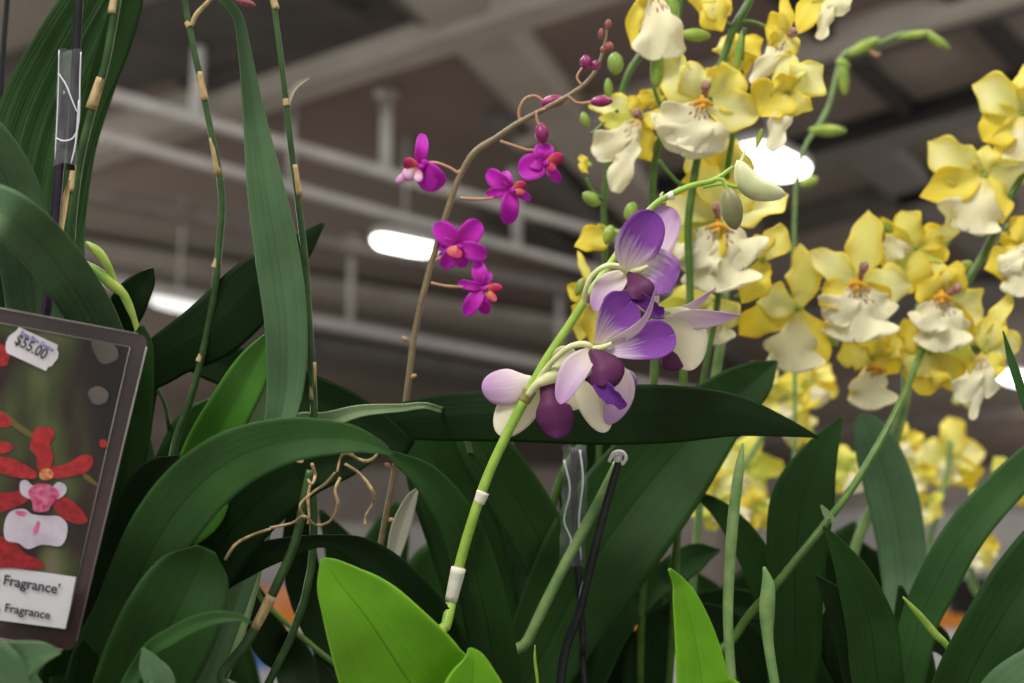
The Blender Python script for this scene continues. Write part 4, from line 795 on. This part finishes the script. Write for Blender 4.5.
def far_plant(name, xy, label, d, spikes, flowers, group='yellow orchids', leaves=()):
    t = plant(name, xy, label, 'orchid', group)
    for s in spikes: stem(t, [(x, y, 3.0) for x, y in s], 'stem_sage', d, name='flower_spike')
    for f in flowers: yflower(t, *f[:1], d+random.uniform(-.03, .03), *f[1:])
    for l in leaves: leaf(t, l, random.choice(['leaf_dark', 'leaf_deep', 'leaf_mid']), d)
    return t
def yf(c, r, rot=0, lip=True):
    """a loosely open far flower: five petals and a lip, r pixels"""
    ps = [(c[0]+r*math.sin(rot+a), c[1]-r*math.cos(rot+a), r*.62, random.choice([0, 1, 2, 3])) for a in (0, 1.25, -1.25, 2.3, -2.3)]
    return (c, ps, [(c[0]+r*.9*math.sin(rot+3.14), c[1]-r*.9*math.cos(rot+3.14), r*.95)] if lip else ())
far_plant('yellow_orchid', (.26, 1.62), 'blurred yellow orchid between the level leaf tip and the diagonal spike', 1.55,
          [[(800, 700), (760, 560), (730, 500), (760, 440), (790, 390)], [(820, 700), (870, 600), (890, 500), (860, 420)]],
          [yf((785, 400), 34, .2), yf((812, 384), 26, -.5), yf((760, 384), 22, .9), yf((745, 470), 38, .3), yf((715, 500), 30, -.6), yf((755, 510), 24, 1.2), yf((888, 570), 26, .4), yf((850, 470), 26, -.3), yf((800, 430), 20, 1.), yf((690, 480), 20, .3)])
far_plant('yellow_orchid', (.53, 1.75), 'blurred yellow orchid with one open starry flower, low at the right', 1.7,
          [[(930, 680), (924, 580), (935, 520), (948, 470), (950, 440)], [(1000, 680), (970, 560), (1000, 500), (1012, 480)]],
          [((948, 458), [(949, 418, 24, 0), (915, 447, 26, 1), (984, 452, 26, 1), (926, 480, 28, 0), (972, 488, 26, 2)], [(944, 480, 30)]), yf((1014, 478), 28, .5), yf((912, 470), 24, .2), yf((925, 505), 20, .9), yf((905, 440), 18, .0), yf((975, 545), 24, .3), yf((985, 500), 18, .3, False), yf((965, 395), 14, .3, False), yf((880, 590), 20, .4)])
far_plant('hanging_yellow_orchid', (.72, 2.1), 'small pale flower above a little black pot far off at the right', 2.0, [[(1000, 640), (972, 585), (975, 560)]], [yf((978, 555), 18, .2)], group=None)
c = P(966, 598, 4.0); mb = MB(); rows = []
for rr, zz in [(.002, -.05), (.05, -.05), (.07, .06), (.075, .06), (.065, .055), (.05, .02), (.002, .02)]:
    rows.append([c+Vector((math.cos(a)*rr, math.sin(a)*rr, zz)) for a in [2*math.pi*i/20 for i in range(20)]])
t = thing('display_pot', (c.x, c.y, 0), 'small black pot on a thin stand, far off above the orange band', 'pot')
mb.grid(rows, 'pot_black', closed=True); mb.build('pot_body', t)
mb = MB(); tube(mb, [(Vector((c.x, c.y, 0)), .012), (c+Z*-.05, .012)], 'rail_grey', seg=2); mb.build('stand', t)
# green budding spike at the upper right
GS = plant('budding_orchid', (.40, 1.5), 'arching green orchid spike with closed buds against the ceiling at the upper right', 'orchid')
stem(GS, [(800, 700, 2.2), (795, 400, 2.2), (794, 250, 2.1), (797, 175, 2), (806, 145, 2.2), (819, 125, 2.6), (829, 105, 2.6), (836, 78, 2.6), (843, 56, 2.6), (860, 47, 2.6), (880, 43, 2.4), (902, 34, 2.4), (925, 34, 2)], 'stem_sage', 1.45, name='flower_spike')
for a, b, w in [((808, 130), (847, 131), 12), ((842, 60), (845, 96), 11), ((846, 56), (880, 38), 12), ((896, 38), (934, 32), 8), ((925, 32), (950, 50), 9), ((836, 60), (850, 68), 10), ((800, 186), (818, 178), 11)]:
    bud(GS, a, b, w, 'bud_green', 1.45)
mb = MB(); tube(mb, [(868, 50, 2), (876, 55, 2.4), (880, 53, 1)], 'pedicel_tan', 1.45); mb.build('bract', GS)
# more dark foliage of the plants behind
gaps = [(275, 600, 42), (440, 470, 0), (715, 545, 26), (975, 600, 48), (590, 590, 14), (350, 478, 24), (270, 520, 22), (880, 640, 10), (625, 480, 0)]
for k in range(4):
    bx = [180, 440, 640, 860][k]
    t = plant('foliage_orchid', [(-.42, 1.42), (-.1, 1.42), (.05, 1.6), (.5, 1.38)][k], ['dark leafy plant in the shade behind the left leaves', 'dark leafy plant in the shade behind the lime leaves', 'dark leafy plant in the shade under the level leaf', 'dark leafy plant in the shade behind the right leaves'][k], 'plant')
    m = 0; tries = 0
    while m < [15, 12, 5, 5][k] and tries < 200:
        tries += 1
        x0 = bx+random.uniform(-110, 110); x1 = x0+random.uniform(-110, 110); y1 = random.uniform(500, 640)
        xm = (x0+x1)/2+random.uniform(-20, 20); ym = (700+y1)/2-20
        if any(math.hypot(x-gx, y-gy) < gr+22 for gx, gy, gr in gaps for x, y in ((x1, y1), (xm, ym), ((x1+xm)/2, (y1+ym)/2))): continue
        w = random.uniform(34, 60)
        leaf(t, [(x0, 740, w*.8), (xm, ym, w), ((x1+xm)/2, (y1+ym)/2-8, w*.8), (x1, y1, 3)], random.choice(['leaf_deep', 'leaf_dark', 'leaf_deep']), 1.3+random.uniform(-.05, .15), nx=6, nseg=20)
        m += 1

# ---- photo tag
def Q(x, y, off=0): return P(x, y, .79-.00008*(149-x)-off)
NT = (Q(100, 400)-Q(0, 400)).cross(Q(100, 300)-Q(100, 400)).normalized()
if NT.dot(FW) > 0: NT = -NT
TG = thing('photo_tag', Q(40, 645), 'clear plastic sleeve with a red orchid photo card and price sticker, propped at the left', 'plant tag')
plain('sleeve_film', srgb(72, 52, 52), srgb(54, 38, 38), 14, rough=.18, spec=.8, trans=.22, bump=.3)  # clear film: its dark maroon reflections are put into the colour
plain('film_edge', srgb(120, 114, 108), rough=.25)
def plate(name, pts, off, mat, parent=TG, thick=.0005, **k):
    mb = MB(); mb.poly([Q(x, y, off) for x, y in pts], thick, NT, mat); return mb.build(name, parent, smooth=False, **k)
def rnd(pts, r=10, n=5):
    out = []
    for i, p in enumerate(pts):
        a = pts[i-1]; b = pts[(i+1) % len(pts)]
        def to(p, q, r): L = math.hypot(q[0]-p[0], q[1]-p[1]); return (p[0]+(q[0]-p[0])*r/L, p[1]+(q[1]-p[1])*r/L)
        s, e = to(p, a, r), to(p, b, r)
        for k in range(n+1):
            t = k/n; out.append(tuple((1-t)**2*s[j]+2*t*(1-t)*p[j]+t*t*e[j] for j in (0, 1)))
    return out
SL = [(-120, 286), (149, 336), (74, 652), (-190, 604)]
plate('sleeve', rnd(SL, 11), 0, 'sleeve_film')
mb = MB()
for i in range(4):
    a, b = rnd(SL, 11)[i*6+5], rnd(SL, 11)[((i+1)*6) % 24]
    tube(mb, [(Q(*a, .0006), .0006), (Q(*b, .0006), .0006)], 'film_edge', ns=5, seg=1)
o_ = mb.build('sleeve_edge', TG)
# the printed card: soft greens and browns
m, nt, N, L = nodes('card_photo')
tc = N.new('ShaderNodeTexCoord'); mp = N.new('ShaderNodeMapping'); mp.inputs['Scale'].default_value = (34, 34, 13); mp.inputs['Rotation'].default_value = (0, -.25, 0); L.new(tc.outputs['Object'], mp.inputs[0])
nz = N.new('ShaderNodeTexNoise'); nz.inputs['Scale'].default_value = 1; nz.inputs['Detail'].default_value = 1.5; L.new(mp.outputs[0], nz.inputs[0])
r = ramp(N, [(.3, srgb(24, 18, 14)), (.44, srgb(44, 28, 20)), (.54, srgb(58, 66, 30)), (.64, srgb(84, 90, 52)), (.8, srgb(120, 100, 96))]); L.new(nz.outputs[0], r.inputs[0])
p = N.new('ShaderNodeBsdfPrincipled'); L.new(r.outputs[0], p.inputs['Base Color']); p.inputs['Roughness'].default_value = .3
o = N.new('ShaderNodeOutputMaterial'); L.new(p.outputs[0], o.inputs[0]); MATS['card_photo'] = m
card = plate('photo_card', [(-125, 301), (130, 348), (76, 577), (-180, 540)], .0012, 'card_photo')
plate('card_backing', [(-181, 540), (76, 577), (66, 629), (-186, 596)], .0012, 'label_white')
mb = MB(); tube(mb, [(Q(-125, 300, .0018), .0004), (Q(130, 347, .0018), .0004)], 'film_edge', ns=5, seg=1); tube(mb, [(Q(130, 347, .0018), .0004), (Q(66, 629, .0018), .0004)], 'film_edge', ns=5, seg=1); mb.build('card_edge', TG)
plain('print_red', srgb(140, 26, 32), srgb(172, 44, 42), 260, rough=.4)
plain('print_dark_red', srgb(120, 24, 30), srgb(160, 34, 38), 260, rough=.4)
plain('print_pink', srgb(160, 46, 84), srgb(200, 110, 140), 300, rough=.4)
plain('print_white', srgb(176, 164, 178), srgb(196, 186, 196), 100, rough=.4)
plain('print_gold', srgb(160, 60, 40), srgb(210, 150, 90), 400, rough=.4)
plain('print_stem', srgb(90, 80, 36), rough=.4)
plain('print_pale', srgb(104, 94, 88), srgb(84, 74, 70), 50, rough=.4)
def sm(pts, n=5):
    arr = [np.array(p, float) for p in pts]; arr.append(arr[0]); m_ = len(pts); out = []
    ext = [arr[-2]]+arr+[arr[1]]
    for i in range(m_):
        p0, p1, p2, p3 = ext[i], ext[i+1], ext[i+2], ext[i+3]
        for k in range(n):
            u = k/n; q = .5*((2*p1)+(-p0+p2)*u+(2*p0-5*p1+4*p2-p3)*u*u+(-p0+3*p1-3*p2+p3)*u**3); out.append((q[0], q[1]))
    return out
PF = [('print_stem', [(5, 412), (20, 424), (34, 434), (32, 438), (18, 430), (3, 418)]), ('print_stem', [(84, 472), (96, 482), (97, 486), (84, 478)]),
      ('print_red', [(-12, 342), (4, 345), (10, 352), (8, 362), (4, 366), (-14, 362)]), ('print_red', [(-20, 402), (2, 412), (12, 422), (6, 427), (-20, 424)]), ('print_red', [(-16, 442), (6, 442), (13, 447), (8, 452), (-16, 456)]),
      ('print_dark_red', [(-14, 496), (12, 492), (28, 488), (30, 498), (14, 508), (-14, 514)]), ('print_dark_red', [(52, 494), (64, 496), (78, 506), (88, 520), (80, 524), (66, 520), (56, 512)]),
      ('print_dark_red', [(-14, 540), (10, 538), (24, 552), (42, 562), (40, 569), (10, 568), (-14, 566)]),
      ('print_red', [(40, 427), (52, 428), (54, 436), (50, 444), (53, 456), (50, 468), (44, 472), (38, 468), (36, 456), (30, 448), (32, 438), (35, 430)]),
      ('print_red', [(50, 468), (66, 464), (82, 455), (92, 457), (92, 466), (84, 473), (66, 477), (54, 478)]),
      ('print_red', [(-10, 458), (6, 457), (20, 462), (34, 470), (36, 478), (20, 478), (4, 474), (-10, 470)]),
      ('print_white', [(20, 483), (26, 480), (34, 486), (50, 488), (58, 482), (66, 486), (65, 494), (54, 500), (36, 500), (22, 495)]),
      ('print_pink', [(28, 492), (36, 484), (50, 485), (60, 494), (52, 504), (47, 511), (34, 511), (32, 502)]),
      ('print_gold', [(40, 472), (46, 468), (53, 472), (52, 478), (46, 480), (40, 478)]),
      ('print_white', [(10, 512), (24, 509), (32, 514), (46, 516), (58, 516), (67, 524), (66, 538), (60, 546), (48, 545), (40, 545), (28, 549), (18, 543), (6, 540), (4, 526)]),
      ('print_pink', [(37, 522), (40, 523), (38, 532), (35, 535), (33, 530)]), ('print_pink', [(16, 511), (26, 512), (24, 516), (17, 515)]),
      ('print_pale', [(92, 340), (114, 345), (118, 358), (104, 364), (96, 356)]), ('print_pale', [(88, 392), (98, 386), (108, 392), (106, 402), (94, 404)]), ('print_red', [(100, 440), (106, 440), (107, 446), (101, 447)])]
for i, (mt, pts) in enumerate(PF):
    mb = MB(); mb.poly([Q(x, y, .0015+.00006*i) for x, y in sm(pts)], .00005, NT, mt); mb.build('printed_shape', card, smooth=False)
st = plate('price_sticker', [(19, 327), (58, 345), (57, 349), (58.5, 353), (58, 358), (54, 363), (52, 366), (48, 367), (46, 371), (7, 353), (5.5, 349), (6, 342), (9, 336), (13, 333), (16, 331)], .003, 'sticker', thick=.0002)
def text(body, x, y, size, ang, mat, parent, off, name, bold=0, sx=1, shear=0):
    """lettering laid on the tag; size and position in photo pixels"""
    cu = bpy.data.curves.new(name, 'FONT'); cu.body = body; cu.size = 1; cu.offset = bold; cu.extrude = 0
    cu.resolution_u = 3
    ob = bpy.data.objects.new(name, cu); col.objects.link(ob)
    bpy.context.view_layer.update()
    me = bpy.data.meshes.new_from_object(ob.evaluated_get(bpy.context.evaluated_depsgraph_get()))
    bpy.data.objects.remove(ob); bpy.data.curves.remove(cu)
    og = Q(x, y, off); ca, sa = math.cos(ang), math.sin(ang)
    for v in me.vertices:
        lx, ly = v.co.x*size*sx+shear*v.co.y*size, v.co.y*size
        v.co = Q(x+lx*ca+ly*sa, y+lx*sa-ly*ca, off)-og
    me.materials.clear(); me.materials.append(MATS[mat])
    o = bpy.data.objects.new(name, me); col.objects.link(o); place(o, og, parent); return o
text("$55.00", 13.5, 343, 15.5, .50, 'ink_black', st, .0036, 'price', .012, .82)
text("Enga Rhin Gostus", 20, 334, 6.2, .50, 'ink_blue', st, .0036, 'small_blue_print', .012, .85)
text("t Fragrance'", -6, 583, 14.5, .17, 'ink_black', TG, .0022, 'name_lettering', .017, .96)
text("c. Fragrance", -7, 609.5, 12, .17, 'ink_black', TG, .0022, 'name_lettering', .017, .98)
mb = MB(); tube(mb, [(Vector((-.30, .74, 1.0)), .003), (Q(-20, 660, -.004), .003), (Q(10, 500, -.004), .003), (Q(20, 400, -.004), .003)], 'stake_black'); mb.build('tag_stake', TG)
TP = plant('tag_pot', (-.30, .74), 'pot that carries the photo tag', 'pot', pot=True)

# far coloured things seen between the leaves
carton(262, 14.8, 1.14, .8, .24, 'long orange box on the far table, in the gap left of the lime leaf')
carton(860, 13.8, 1.14, .4, .28, 'orange box on the far table, low between the right leaves')
TB = thing('storage_tub', (-2.3, 12.4, 0), 'white bin with a blue lid far off, in the gap left of the lime leaf', 'tub')
mb = MB(); mb.box(Vector((-2.3, 12.4, .32)), (Vector((.4, 0, 0)), Vector((0, .3, 0)), Z*.32), 'cloth_white'); mb.build('bin_body', TB, smooth=False)
mb = MB(); mb.box(Vector((-2.3, 12.4, .72)), (Vector((.43, 0, 0)), Vector((0, .33, 0)), Z*.08), 'crate_blue'); mb.build('lid', TB, smooth=False)

# ------------------------------------------------------------ light
w = bpy.data.worlds.new('hall_air'); bpy.context.scene.world = w; w.use_nodes = True
bg = w.node_tree.nodes['Background']; bg.inputs[0].default_value = (.95, .98, 1, 1); bg.inputs[1].default_value = .6
def area(name, loc, target, sx, sy, power, colr=(1, .97, .92)):
    l = bpy.data.lights.new(name, 'AREA'); l.shape = 'RECTANGLE'; l.size = sx; l.size_y = sy; l.energy = power; l.color = colr
    o = bpy.data.objects.new(name, l); col.objects.link(o); o.location = loc
    o.rotation_euler = (Vector(target)-Vector(loc)).to_track_quat('-Z', 'Y').to_euler(); return o
area('unseen_hall_light', (-1.6, -1.6, 4.4), (0, 1, 1.2), 2.2, 1.4, 190)
area('unseen_hall_light', (2.2, .6, 5.2), (.2, 1.1, 1.2), 2.4, 1.2, 140)
area('unseen_hall_light', (-1.5, 3.5, 5.4), (0, 1.1, 1.2), 2.4, 1.2, 140)
for x, y, e in ((-9, 12, 520), (10, 12, 480), (-13, 22, 700), (14, 22, 700), (-18, 34, 900), (20, 34, 900), (-2, 5, 120), (4, 5.5, 120)):  # unseen point lights without fixtures, added to brighten the hall ceiling
    l = bpy.data.lights.new('unseen_hall_light', 'POINT'); l.energy = e; l.shadow_soft_size = .4; l.color = (1, .96, .9)
    o = bpy.data.objects.new('unseen_hall_light', l); col.objects.link(o); o.location = (x, y, 4.0 if y > 8 else 4.6)

cam = bpy.data.cameras.new('camera'); co = bpy.data.objects.new('camera', cam); col.objects.link(co)
co.location = CAM; co.rotation_euler = (math.pi/2+PITCH, 0, 0)
cam.sensor_width = 36; cam.lens = FPX/1024*36; cam.clip_end = 200; cam.clip_start = .02
cam.dof.use_dof = True; cam.dof.focus_distance = .89; cam.dof.aperture_fstop = 4.6
bpy.context.scene.camera = co
vs = bpy.context.scene.view_settings
vs.view_transform = 'Standard'; vs.look = 'None'; vs.gamma = 1; vs.use_curve_mapping = False; vs.exposure = 0
